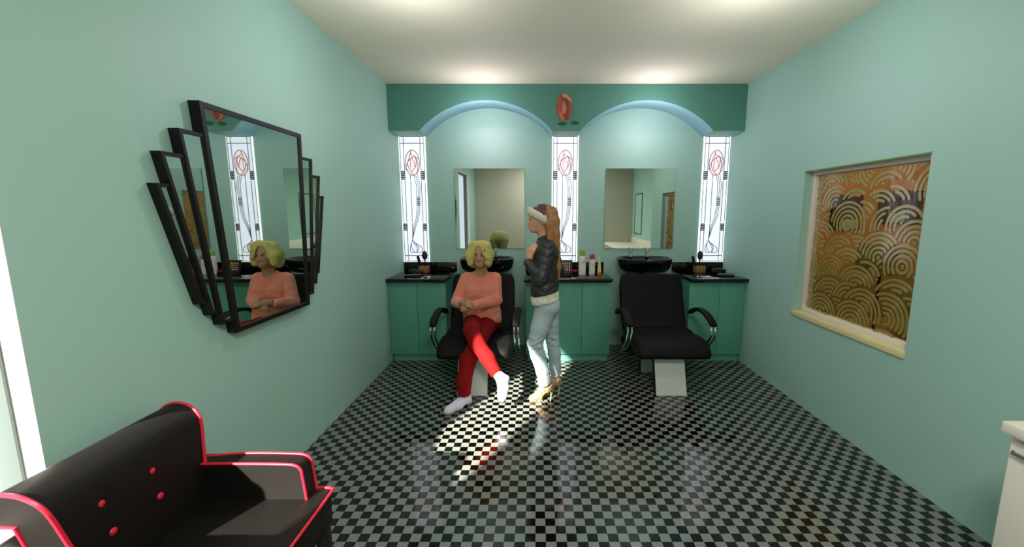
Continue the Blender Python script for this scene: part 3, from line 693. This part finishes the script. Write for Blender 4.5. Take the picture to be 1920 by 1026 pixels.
WOODB = mat('tan_wood', (150, 106, 58), .5, bump=.1, bscale=40)
def brush_set(x, side, where):
    y = 4.70; t = thing('brush_box', 'tan wooden holder box on the %s worktop' % where, 'holder box', (x, y, .917), 'wooden holder boxes on the corner worktops')
    bm = NB(); w, d, h = .058, .045, .075
    for lo, hi in (((x - w, y - d, .917), (x + w, y - d + .006, .917 + h)), ((x - w, y + d - .006, .917), (x + w, y + d, .917 + h)), ((x - w, y - d, .917), (x - w + .006, y + d, .917 + h)), ((x + w - .006, y - d, .917), (x + w, y + d, .917 + h)), ((x - w, y - d, .917), (x + w, y + d, .922))): box(bm, lo, hi, .001)
    box(bm, (x - w - .001, y - d - .001, .96), (x + w + .001, y - d + .001, .962)); obj('case', bm, WOODB, t)
    bx_ = x + .006 * side + .004
    t = thing('hairbrush', 'round headed black hairbrush standing in the box on the %s worktop' % where, 'hairbrush', (bx_, y, .93), 'round hairbrushes in the wooden boxes')
    bm = NB(); tube(bm, [(bx_, y, .925), (bx_, y, 1.07)], [.008, .006], 8); obj('handle', bm, DK, t)
    bm = NB(); t_ = bmesh.new(); bmesh.ops.create_uvsphere(t_, u_segments=20, v_segments=12, radius=1)
    merge(bm, t_, 0, Matrix.Translation((bx_, y, 1.115)) @ Matrix.Diagonal((.032, .012, .052, 1))); obj('head', bm, mat('grey_black_plastic', (30, 32, 28), .5), t)
    fx = x - .030; y += .022
    t = thing('paddle_brush', 'slanting black brush in the box on the %s worktop' % where, 'hairbrush', (fx, y, .93), 'slanting black brushes in the wooden boxes')
    bm = NB(); dx = -.045
    tube(bm, [(fx, y, .925), (fx + dx * .5, y, 1.0)], .007, 8); obj('handle', bm, DK, t)
    bm = NB(); tube(bm, [(fx + dx * .5, y, 1.0), (fx + dx * .6, y, 1.02), (fx + dx, y, 1.10), (fx + dx * 1.05, y, 1.108)], [.010, .016, .016, .010], 10); obj('head', bm, DK, t)
    y -= .022
    # hair dryer lying in front, tongs beside it
    dx0, dy0 = (x - .05, 4.50) if where == 'left' else (x + .15, 4.56)
    t = thing('hair_dryer', 'black hair dryer lying on the %s worktop' % where, 'hair dryer', (dx0, dy0, .917), 'black hair dryers on the corner worktops')
    bm = NB(); tube(bm, [(dx0 - .07, dy0 - .01, .952), (dx0 - .055, dy0 - .008, .952), (dx0 + .02, dy0, .952), (dx0 + .06, dy0 + .01, .952), (dx0 + .085, dy0 + .012, .952)], [.022, .030, .034, .026, .022], 16); obj('barrel', bm, DK, t)
    bm = NB(); tube(bm, [(dx0 - .01, dy0 - .02, .94), (dx0 + .0, dy0 - .07, .934), (dx0 + .015, dy0 - .12, .931)], [.016, .014, .013], 10); obj('grip', bm, DK, t)
    tx, ty = dx0 + .02, dy0 - .16
    t = thing('hair_straightener', 'slim black hair straightener lying on the %s worktop' % where, 'hair straightener', (tx, ty, .917), 'black hair straighteners on the corner worktops')
    bm = NB(); box(bm, (tx - .09, ty - .012, .918), (tx + .09, ty + .012, .932), .004); obj('lower_arm', bm, DK, t)
    bm = NB(); prism(bm, [(tx - .09, ty - .012, .932), (tx + .09, ty - .012, .946), (tx + .09, ty - .012, .956), (tx - .09, ty - .012, .942)], (0, .024, 0)); obj('upper_arm', bm, mat('grey_plastic', (96, 94, 92), .4), t)
brush_set(-1.288, 1, 'left'); brush_set(1.885, -1, 'right')

# ------------------------------------------------------------------ seated woman
SKIN_A = mat('tanned_skin', (176, 132, 100), .55); SKIN_B = mat('light_skin', (206, 158, 122), .5)
def hand(S, wrist, knuck, tips, thumb, r=.0085, k=.006):
    """wrist point, four knuckle points, four lists of finger joints, thumb joints"""
    w = np.array(wrist, float)
    for q in knuck: S.rc(w, q, .022, .0125, .012)
    for a, b in zip(knuck, knuck[1:]): S.rc(a, b, .012, .012, .008)
    for q, js in zip(knuck, tips):
        p = q
        for i, j in enumerate(js): S.rc(p, j, r + .001 - .0008 * i, r - .0008 * i, k if i == 0 else .002); p = j
    p = w
    for i, j in enumerate(thumb): S.rc(p, j, .014 - .003 * i, .0115 - .0015 * i, .008 if i == 0 else .003); p = j
W = thing('person', 'seated woman with blonde bob, coral jumper and red trousers, legs crossed, hands clasped', 'person', (-.54, 3.8, .45))
cx = -.525; hc_ = -.516
# body: head, neck, trunk, arms, hands, legs and feet as one skin
S = SDF((-.86, 3.0, -.02), (-.20, 4.10, 1.36), .005)
S.el((hc_, 3.83, 1.235), (.073, .092, .098), .02); S.el((hc_ - .002, 3.80, 1.175), (.060, .075, .085), .03)
S.rc((hc_ - .003, 3.755, 1.125), (hc_ - .003, 3.79, 1.135), .030, .045, .03)
S.rc((hc_, 3.86, .97), (hc_, 3.835, 1.13), .062, .052, .03)
S.rc((hc_ - .004, 3.737, 1.212), (hc_ - .005, 3.722, 1.172), .008, .014, .010)                 # nose
S.rc((hc_ - .018, 3.727, 1.169), (hc_ + .010, 3.727, 1.169), .008, .008, .006)
S.rc((hc_ - .026, 3.737, 1.142), (hc_ + .018, 3.737, 1.142), .0065, .0065, .006); S.rc((hc_ - .02, 3.738, 1.134), (hc_ + .013, 3.738, 1.134), .007, .007, .005)   # lips
for s in (-1, 1):
    S.el((hc_ - .004 + s * .029, 3.742, 1.212), (.017, .014, .009), .012, 'sub')
    S.rc((hc_ - .004 + s * .014, 3.741, 1.228), (hc_ - .004 + s * .045, 3.752, 1.230), .007, .005, .010)
    S.el((hc_ + s * .075, 3.83, 1.19), (.010, .02, .03), .006)
for s in (-1, 1):
    S.rc((cx + s * .07, 3.86, .62), (cx + s * .07, 3.88, .90), .095, .09, .05)
    S.rc((cx + s * .05, 3.87, .97), (cx + s * .13, 3.885, .955), .045, .040, .03)
S.chain([(-.675, 3.88, .94), (-.745, 3.81, .765), (-.675, 3.62, .79), (-.663, 3.60, .80)], [.042, .038, .028, .024], .015)
S.chain([(-.385, 3.88, .94), (-.375, 3.80, .785), (-.52, 3.60, .787), (-.555, 3.575, .79)], [.040, .034, .022, .021], .015)
S.chain([(-.60, 3.84, .56), (-.55, 3.40, .61), (-.315, 3.19, .30)], [.075, .052, .034], .02); S.chain([(-.46, 3.84, .55), (-.51, 3.43, .50), (-.575, 3.33, .35), (-.592, 3.22, .10)], [.075, .050, .042, .034], .02)
S.chain([(-.59, 3.225, .075), (-.64, 3.16, .04), (-.695, 3.105, .028)], [.035, .03, .024], .02); S.rc((-.588, 3.235, .08), (-.575, 3.255, .035), .03, .028, .02)
S.chain([(-.312, 3.19, .29), (-.272, 3.13, .235), (-.268, 3.08, .165)], [.033, .03, .024], .02)
# her right hand lies on top of the left one, fingers curling down over it
hx, hy, hz = -.665, 3.60, .807
hand(S, (hx, hy, hz), [(-0.604, 3.555, 0.834), (-0.602, 3.540, 0.820), (-0.602, 3.530, 0.804), (-0.604, 3.525, 0.788)],
     [[(-0.574, 3.548, 0.828), (-0.554, 3.555, 0.804)], [(-0.570, 3.530, 0.817), (-0.551, 3.538, 0.790)], [(-0.571, 3.518, 0.799), (-0.554, 3.527, 0.772)], [(-0.576, 3.514, 0.782), (-0.562, 3.524, 0.760)]],
     [(-0.654, 3.575, 0.787), (-0.624, 3.555, 0.770), (-0.604, 3.545, 0.766)])
hand(S, (-0.544, 3.575, 0.787), [(-0.599, 3.560, 0.797), (-0.604, 3.553, 0.782), (-0.606, 3.548, 0.767), (-0.606, 3.548, 0.752)],
     [[(-0.634, 3.556, 0.794), (-0.656, 3.565, 0.779)], [(-0.641, 3.545, 0.778), (-0.666, 3.555, 0.764)], [(-0.642, 3.540, 0.762), (-0.666, 3.550, 0.748)], [(-0.636, 3.540, 0.746), (-0.656, 3.550, 0.734)]],
     [(-0.569, 3.550, 0.817), (-0.599, 3.540, 0.840), (-0.619, 3.545, 0.844)])
obj('body', S.mesh('body', 1), SKIN_A, W)
EYE = mat('teal_iris', (50, 120, 130), .3); EYEW = mat('eye_white', (196, 190, 180), .3); LIP_A = mat('muted_lips', (156, 104, 84), .5)
for s in (-1, 1):
    bm = NB(); t_ = bmesh.new(); bmesh.ops.create_uvsphere(t_, u_segments=16, v_segments=10, radius=1)
    merge(bm, t_, 0, Matrix.Translation((hc_ - .004 + s * .029, 3.751, 1.212)) @ Matrix.Diagonal((.013, .011, .007, 1))); e_ = obj('eye', bm, EYEW, W)
    bm = NB(); t_ = bmesh.new(); bmesh.ops.create_uvsphere(t_, u_segments=12, v_segments=8, radius=1)
    merge(bm, t_, 0, Matrix.Translation((hc_ - .004 + s * .029, 3.7425, 1.212)) @ Matrix.Diagonal((.006, .004, .006, 1))); obj('iris', bm, EYE, e_)
    bm = NB(); tube(bm, bez([(hc_ - .004 + s * .012, 3.734, 1.229), (hc_ - .004 + s * .03, 3.733, 1.235), (hc_ - .004 + s * .047, 3.745, 1.229)], 4), .0028, 6); obj('eyebrow', bm, mat('blond_brow', (150, 118, 70), .7), W)
bm = NB(); tube(bm, bez([(hc_ - .026, 3.7345, 1.138), (hc_ - .014, 3.7285, 1.1405), (hc_ - .004, 3.728, 1.139), (hc_ + .006, 3.7285, 1.1405), (hc_ + .018, 3.7345, 1.138)], 4), [.002] + [.0045] * 15 + [.002], 8); obj('lips', bm, LIP_A, W)
# hair: bob swept over her left eye
S = SDF((-.74, 3.66, 1.04), (-.36, 4.02, 1.38), .004)
S.el(((hc_ - .012) + .008, 3.845, 1.245), (.100, .112, .098), .02)
for s, dx in ((-1, -.002), (1, .004)):
    S.chain([((hc_ - .012) + dx + s * .055, 3.83, 1.28), ((hc_ - .012) + dx + s * .080, 3.81, 1.205), ((hc_ - .012) + dx + s * .078, 3.80, 1.14)], [.05, .044, .034], .035)
    S.rc(((hc_ - .012) + dx + s * .06, 3.88, 1.22), ((hc_ - .012) + dx + s * .06, 3.88, 1.13), .06, .05, .03)
S.rc(((hc_ - .012) - .03, 3.79, 1.312), ((hc_ - .012) + .045, 3.79, 1.315), .030, .036, .02)
S.chain([(hc_ + .004, 3.722, 1.240), (hc_ + .006, 3.722, 1.08)], [.064, .064], .004, op='sub'); S.rc((hc_ - .018, 3.715, 1.262), (hc_ + .03, 3.715, 1.254), .052, .045, .004, 'sub')                 # face opening
S.el((hc_ - .004, 3.80, 1.17), (.058, .062, .088), .004, 'sub'); S.rc((hc_, 3.80, 1.10), (hc_, 3.83, 1.02), .07, .07, .01, 'sub')
S.chain([(hc_ + .012, 3.755, 1.310), (hc_ + .030, 3.733, 1.270), (hc_ + .042, 3.728, 1.225), (hc_ + .060, 3.735, 1.195), (hc_ + .082, 3.755, 1.185)], [.014, .010, .010, .011, .016], .006)
S.rc((hc_ + .068, 3.770, 1.30), (hc_ + .074, 3.77, 1.14), .026, .026, .03)
obj('hair', S.mesh('hair', 1), mat('blond_hair', (210, 198, 110), .5, bump=.4, bscale=110, stretch=.08, var=.25, vscale=60), W)
# jumper
S = SDF((-.88, 3.46, .52), (-.22, 4.08, 1.06), .005)
for s in (-1, 1):
    S.rc((cx + .01 + s * .072, 3.845, .60), (cx + s * .070, 3.86, .78), .112, .102, .04)
    S.rc((cx + s * .07, 3.86, .78), (cx + s * .078, 3.875, .905), .102, .098, .04)
    S.el((cx + s * .068, 3.785, .865), (.070, .040, .060), .04)
    S.rc((cx + s * .04, 3.87, .985), (cx + s * .128, 3.885, .988), .054, .050, .03)
S.rc((cx, 3.87, .97), (cx, 3.855, 1.025), .090, .068, .03)
S.chain([(-.672, 3.88, .978), (-.748, 3.81, .765), (-.685, 3.64, .785)], [.056, .056, .044], .009); S.chain([(-.388, 3.88, .978), (-.375, 3.80, .785), (-.548, 3.585, .785)], [.057, .056, .043], .009)
S.rc((cx + .006, 3.77, 1.082), (cx + .006, 3.84, 1.105), .085, .080, .01, 'sub')                # neckline
S.plane((0, 3.72, .585), (0, -.25, -1)); 
S.wrinkle(.0014, .07, (.60, .92), 9)
obj('jumper', S.mesh('jumper', 2), mat('coral_knit', (222, 132, 108), .85, bump=.1, bscale=200, sheen=.3), W)
# trousers
TR = mat('red_trousers', (122, 8, 8), .85, spec=.2, bump=.08, bscale=60)
S = SDF((-.72, 3.08, .07), (-.20, 4.02, .72), .005)
for s in (-1, 1): S.rc((cx + .01 + s * .07, 3.87, .57), (cx + .01 + s * .07, 3.86, .62), .115, .105, .03)
S.chain([(-.605, 3.82, .565), (-.548, 3.41, .605), (-.50, 3.32, .525), (-.40, 3.26, .41), (-.318, 3.195, .29)], [.092, .073, .066, .060, .047], .025)
S.chain([(-.455, 3.82, .555), (-.495, 3.44, .51), (-.578, 3.33, .36), (-.598, 3.25, .21), (-.595, 3.225, .115)], [.09, .072, .068, .060, .054], .025)
for p in ((-.50, 3.37, .60), (-.45, 3.37, .56)): S.rc(p, (p[0] + .05, p[1] + .02, p[2] + .03), .004, .003, .012, 'sub')
S.plane((-.325, 3.197, .300), (.60, -.30, -.72), box=((-.42, 3.05, .2), (-.2, 3.35, .45))); S.plane((0, 0, .108), (0, 0, -1), box=((-.7, 3.0, 0), (-.48, 3.4, .25)))
obj('trousers', S.mesh('trousers', 2), TR, W)
SOCK = mat('white_sock', (206, 206, 226), .9, bump=.1, bscale=250)
S = SDF((-.78, 3.02, -.01), (-.48, 3.34, .19), .004)
S.chain([(-.585, 3.235, .115), (-.588, 3.235, .075), (-.64, 3.165, .048), (-.698, 3.108, .032), (-.712, 3.09, .030)], [.042, .044, .042, .034, .026], .02); S.rc((-.586, 3.24, .07), (-.572, 3.262, .035), .038, .034, .02)
S.plane((0, 0, .004), (0, 0, -1)); S.plane((-.588, 3.235, .118), (.5, -.1, .86))
obj('sock', S.mesh('sock', 1), SOCK, W)
S = SDF((-.40, 2.98, .08), (-.16, 3.30, .36), .004)
S.chain([(-.300, 3.195, .285), (-.272, 3.16, .255), (-.262, 3.12, .215), (-.268, 3.085, .165), (-.270, 3.075, .145)], [.040, .044, .043, .037, .028], .02); S.rc((-.285, 3.18, .27), (-.248, 3.185, .26), .036, .034, .02)
S.plane((-.312, 3.195, .31), (-.55, .2, .8))
obj('sock', S.mesh('sock', 1), SOCK, W)

# ------------------------------------------------------------------ standing woman
W = thing('person', 'standing woman in black leather jacket, pale jeans and leopard heels with long ponytail', 'person', (.08, 3.38, 0))
S = SDF((-.16, 3.12, -.01), (.34, 3.72, 1.70), .005)
hc = (.035, 3.40, 1.555)
S.el((.045, 3.40, 1.575), (.088, .072, .088), .02); S.el((.015, 3.40, 1.535), (.070, .062, .082), .03)
S.rc((-.020, 3.40, 1.462), (.03, 3.40, 1.475), .024, .042, .025)                # chin, jaw
S.rc((.075, 3.40, 1.36), (.055, 3.40, 1.50), .052, .048, .03)
S.rc((-.052, 3.40, 1.545), (-.066, 3.40, 1.510), .008, .0095, .012); S.rc((-.022, 3.40, 1.52), (-.024, 3.40, 1.468), .036, .030, .02)             # nose
S.rc((-.052, 3.392, 1.482), (-.052, 3.408, 1.482), .009, .009, .006); S.rc((-.048, 3.392, 1.471), (-.048, 3.408, 1.471), .009, .009, .006)
for s in (-1, 1):
    S.el((-.050, 3.40 + s * .028, 1.542), (.012, .015, .009), .01, 'sub'); S.rc((-.057, 3.40 + s * .014, 1.556), (-.045, 3.40 + s * .04, 1.558), .006, .005, .008)
    S.el((.055, 3.40 + s * .068, 1.53), (.018, .009, .028), .006)
    S.rc((.09, 3.40 + s * .06, .84), (.07, 3.40 + s * .06, 1.05), .072, .070, .05); S.rc((.07, 3.40 + s * .06, 1.05), (.085, 3.40 + s * .065, 1.25), .075, .08, .05)
    S.rc((.085, 3.40 + s * .05, 1.33), (.095, 3.40 + s * .13, 1.32), .045, .042, .03)
S.chain([(.10, 3.27, 1.32), (.035, 3.215, 1.085), (-.055, 3.27, 1.205), (-.052, 3.285, 1.24)], [.042, .036, .025, .022], .015)
S.chain([(.12, 3.53, 1.32), (.19, 3.58, 1.10), (.03, 3.50, 1.13), (-.02, 3.47, 1.17)], [.042, .036, .025, .022], .015)
S.chain([(.095, 3.345, .84), (.04, 3.315, .66), (.0, 3.305, .53), (.022, 3.31, .42), (.07, 3.33, .14)], [.065, .055, .042, .040, .032], .02); S.chain([(.115, 3.46, .84), (.146, 3.47, .50), (.175, 3.46, .16)], [.065, .040, .032], .02)
for hx, hy in ((.115, 3.335), (.19, 3.455)):
    S.chain([(hx - .035, hy, .135), (hx + .015, hy, .128)], [.032, .026], .015); S.chain([(hx - .035, hy, .125), (hx - .085, hy, .075), (hx - .125, hy, .045), (hx - .15, hy, .036)], [.030, .027, .022, .016], .015)
hand(S, (-.05, 3.285, 1.248), [(-.050, 3.300, 1.300), (-.040, 3.285, 1.306), (-.028, 3.275, 1.304), (-.016, 3.272, 1.298)],
     [[(-.044, 3.312, 1.328), (-.022, 3.325, 1.343)], [(-.030, 3.292, 1.338), (-.006, 3.305, 1.353)], [(-.015, 3.282, 1.334), (.008, 3.297, 1.346)], [(-.003, 3.280, 1.323), (.016, 3.294, 1.330)]],
     [(-.066, 3.305, 1.273), (-.064, 3.325, 1.303), (-.052, 3.340, 1.318)])
hand(S, (-.02, 3.47, 1.17), [(-.05, 3.440, 1.205), (-.045, 3.428, 1.195), (-.04, 3.42, 1.183), (-.035, 3.416, 1.17)],
     [[(-.055, 3.415, 1.225), (-.045, 3.395, 1.232)], [(-.052, 3.400, 1.212), (-.042, 3.38, 1.216)], [(-.047, 3.393, 1.197), (-.037, 3.375, 1.197)], [(-.041, 3.392, 1.18), (-.031, 3.378, 1.178)]],
     [(-.035, 3.46, 1.205), (-.045, 3.445, 1.235), (-.045, 3.43, 1.25)])
obj('body', S.mesh('body', 1), SKIN_B, W)
for s in (-1, 1):
    bm = NB(); t_ = bmesh.new(); bmesh.ops.create_uvsphere(t_, u_segments=12, v_segments=8, radius=1)
    merge(bm, t_, 0, Matrix.Translation((-.049, 3.40 + s * .028, 1.542)) @ Matrix.Diagonal((.004, .008, .003, 1))); obj('eye', bm, mat('dark_eye', (60, 50, 44), .3), W)
bm = NB(); tube(bm, [(-.059, 3.385, 1.4775), (-.0625, 3.40, 1.478), (-.059, 3.415, 1.4775)], .004, 8); obj('lips', bm, mat('rose_lips', (190, 104, 92), .4), W)
# hair: dark crown and long light brown ponytail
S = SDF((-.08, 3.26, 1.42), (.20, 3.54, 1.70), .004)
S.el((.050, 3.40, 1.590), (.096, .084, .082), .02)
S.plane((-.02, 3.4, 1.60), (-.35, 0, -.94)); S.rc((.11, 3.40, 1.60), (.12, 3.40, 1.55), .05, .04, .03); S.rc((.09, 3.40, 1.54), (.10, 3.40, 1.49), .060, .045, .02)
obj('hair', S.mesh('hair', 1), mat('dark_brown_hair', (74, 54, 42), .5, bump=.3, bscale=90, stretch=.2), W)
S = SDF((.02, 3.27, .98), (.26, 3.50, 1.70), .004)
S.chain([(.088, 3.375, 1.618), (.125, 3.36, 1.60), (.140, 3.35, 1.53), (.145, 3.335, 1.42), (.158, 3.32, 1.28), (.176, 3.31, 1.16), (.182, 3.31, 1.06)], [.042, .048, .050, .048, .036, .026, .010], .02)
S.chain([(.10, 3.345, 1.58), (.112, 3.33, 1.50), (.122, 3.32, 1.38), (.15, 3.305, 1.25)], [.034, .036, .032, .014], .02)
for k in range(6):
    o_ = -.045 + k * .018; S.chain([(.115 + o_, 3.300, 1.60), (.128 + o_, 3.290, 1.45), (.155 + o_ * .6, 3.278, 1.25), (.178 + o_ * .3, 3.275, 1.1)], [.003, .003, .003, .002], .006, op='sub')
obj('ponytail', S.mesh('ponytail', 1), mat('golden_brown_hair', (176, 122, 66), .4, bump=.5, bscale=120, stretch=.04, var=.5, vscale=45), W)
# white knotted headband
S = SDF((-.10, 3.28, 1.44), (.20, 3.52, 1.70), .004)
pts = []; 
for k in range(33):
    a = 2 * math.pi * k / 32; f = (1 + math.cos(a)) / 2; pts.append((.040 - .093 * math.cos(a), 3.40 - .077 * math.sin(a), 1.612 * f + 1.512 * (1 - f)))
S.chain(pts, [.0215] * 33, .01, flat=(2, .66))
for k in range(0, 32, 3): S.rc(np.array(pts[k]) + (0, -.01, .03), np.array(pts[(k + 2) % 32]) + (0, -.01, -.03), .003, .003, .008, 'sub')
S.el((-.045, 3.37, 1.606), (.022, .03, .022), .015)
obj('headband', S.mesh('headband', 1), mat('off_white_cloth', (206, 202, 184), .9, bump=.3, bscale=80), W)
# jacket
S = SDF((-.14, 3.11, .88), (.32, 3.74, 1.46), .005)
for s in (-1, 1):
    S.rc((.072, 3.40 + s * .07, .96), (.072, 3.40 + s * .065, 1.12), .118, .104, .04); S.rc((.072, 3.40 + s * .065, 1.12), (.085, 3.40 + s * .075, 1.27), .100, .105, .04)
    S.rc((.085, 3.40 + s * .05, 1.345), (.098, 3.40 + s * .135, 1.325), .058, .055, .03)
S.rc((.085, 3.40, 1.36), (.075, 3.40, 1.42), .085, .062, .03)
S.chain([(.10, 3.265, 1.325), (.038, 3.21, 1.085), (-.06, 3.268, 1.20)], [.060, .056, .040], .010); S.chain([(.12, 3.535, 1.325), (.19, 3.585, 1.10), (.03, 3.50, 1.135)], [.060, .056, .040], .025)
S.wrinkle(.0017, .075, (.95, 1.36), 3)
S.plane((.07, 3.4, .942), (.26, 0, -1), box=((-.3, 3.0, .8), (.4, 3.8, 1.02)))
S.rc((-.10, 3.40, 1.46), (.055, 3.40, 1.46), .065, .07, .01, 'sub')
for k, (x, z, l, dz) in enumerate(((.03, 1.26, .07, .05), (.04, 1.20, .08, .02), (.02, 1.15, .06, .05), (-.02, 1.19, .03, .06), (.06, 1.30, .06, .0))):
    S.rc((x, 3.165 if z > 1.05 else 3.235, z), (x + l, 3.175 if z > 1.05 else 3.23, z + dz), .005, .003, .014, 'sub')
obj('jacket', S.mesh('jacket', 2), mat('black_leather', (38, 42, 40), .45, bump=.8, bscale=16), W)
S = SDF((-.10, 3.18, .84), (.26, 3.62, 1.12), .005)
for s in (-1, 1): S.rc((.074, 3.40 + s * .07, .90), (.074, 3.40 + s * .065, 1.0), .115, .104, .04)
S.wrinkle(.003, .05, (.80, 1.0), 5, (2.4, 2.4, .5))
S.plane((.07, 3.4, .868), (.24, 0, -1))
for k in range(9): S.rc((-.03 + k * .026, 3.205, .90), (-.02 + k * .024, 3.215, .97), .004, .002, .010, 'sub')
obj('shirt', S.mesh('shirt', 2), mat('white_shirt', (214, 212, 196), .85, bump=.2, bscale=50), W)
# jeans
S = SDF((-.14, 3.18, .08), (.30, 3.62, .98), .005)
for s in (-1, 1): S.rc((.088, 3.40 + s * .07, .92), (.095, 3.40 + s * .072, .84), .092, .102, .03)
S.el((.128, 3.35, .84), (.06, .07, .07), .03); S.el((.128, 3.46, .84), (.06, .07, .07), .03)
S.chain([(.085, 3.335, .82), (.035, 3.315, .66), (-.008, 3.30, .53), (.015, 3.31, .42), (.055, 3.325, .28), (.078, 3.33, .15)], [.092, .078, .062, .062, .056, .056], .015)
S.chain([(.110, 3.46, .82), (.126, 3.465, .66), (.142, 3.47, .50), (.162, 3.468, .38), (.170, 3.46, .26), (.178, 3.46, .17)], [.088, .070, .056, .056, .05, .046], .015)
for x, z in ((-.02, .52), (-.03, .50), (.0, .48)): S.rc((x, 3.235, z), (x + .07, 3.25, z + .02), .004, .003, .012, 'sub')
for x, z in ((.11, .515), (.12, .49)): S.rc((x, 3.41, z), (x + .06, 3.42, z - .01), .004, .003, .012, 'sub')
S.wrinkle(.0022, .05, (.42, .62), 7); S.wrinkle(.002, .04, (.12, .30), 8)
S.plane((0, 0, .115), (.45, 0, -1), box=((-.1, 3.15, 0), (.25, 3.398, .25))); S.plane((.1, 0, .135), (.45, 0, -1), box=((0, 3.398, 0), (.3, 3.6, .25)))
obj('jeans', S.mesh('jeans', 2), mat('pale_blue_denim', (176, 196, 202), .85, bump=.35, bscale=20, var=.12, vscale=14), W)
def leopard():
    m = bpy.data.materials.new('leopard_print'); m.use_nodes = True; nt = m.node_tree; b = nt.nodes['Principled BSDF']; b.inputs['Roughness'].default_value = .5
    tc = nt.nodes.new('ShaderNodeTexCoord'); v = nt.nodes.new('ShaderNodeTexVoronoi'); v.inputs['Scale'].default_value = 75; nt.links.new(tc.outputs['Object'], v.inputs['Vector'])
    r = nt.nodes.new('ShaderNodeValToRGB'); r.color_ramp.interpolation = 'CONSTANT'; e = r.color_ramp.elements
    e[0].color = srgb((140, 88, 40)); e[1].position = .28; e[1].color = srgb((64, 38, 20)); n = e.new(.45); n.color = srgb((186, 154, 108))
    nt.links.new(v.outputs['Distance'], r.inputs[0]); nt.links.new(r.outputs[0], b.inputs['Base Color']); return m
LEO = leopard()
for hx, hy in ((.115, 3.335), (.19, 3.455)):
    S = SDF((hx - .21, hy - .06, -.01), (hx + .07, hy + .06, .18), .003)
    S.chain([(hx + .010, hy, .118), (hx - .035, hy, .100), (hx - .085, hy, .052), (hx - .125, hy, .030), (hx - .150, hy, .028)], [.034, .034, .034, .034, .026], .015)
    S.rc((hx - .085, hy, .012), (hx - .145, hy, .012), .032, .028, .01); S.rc((hx + .012, hy, .135), (hx + .014, hy, .11), .030, .028, .01)
    S.chain([(hx - .035, hy, .165), (hx - .075, hy, .120), (hx - .105, hy, .085)], [.030, .024, .020], .008, op='sub')
    S.plane((0, 0, .002), (0, 0, -1)); S.rc((hx - .01, hy - .08, .035), (hx - .01, hy + .08, .035), .045, .045, .01, 'sub')
    S.plane((0, 0, .145), (-.1, 0, 1))
    sh = obj('high_heel_shoe', S.mesh('shoe', 1), LEO, W)
    bm = NB(); tube(bm, [(hx + .020, hy, .105), (hx + .016, hy, .06), (hx + .008, hy, .001)], [.017, .008, .006], 10); obj('heel', bm, mat('cream_heel', (214, 206, 186), .4), sh)
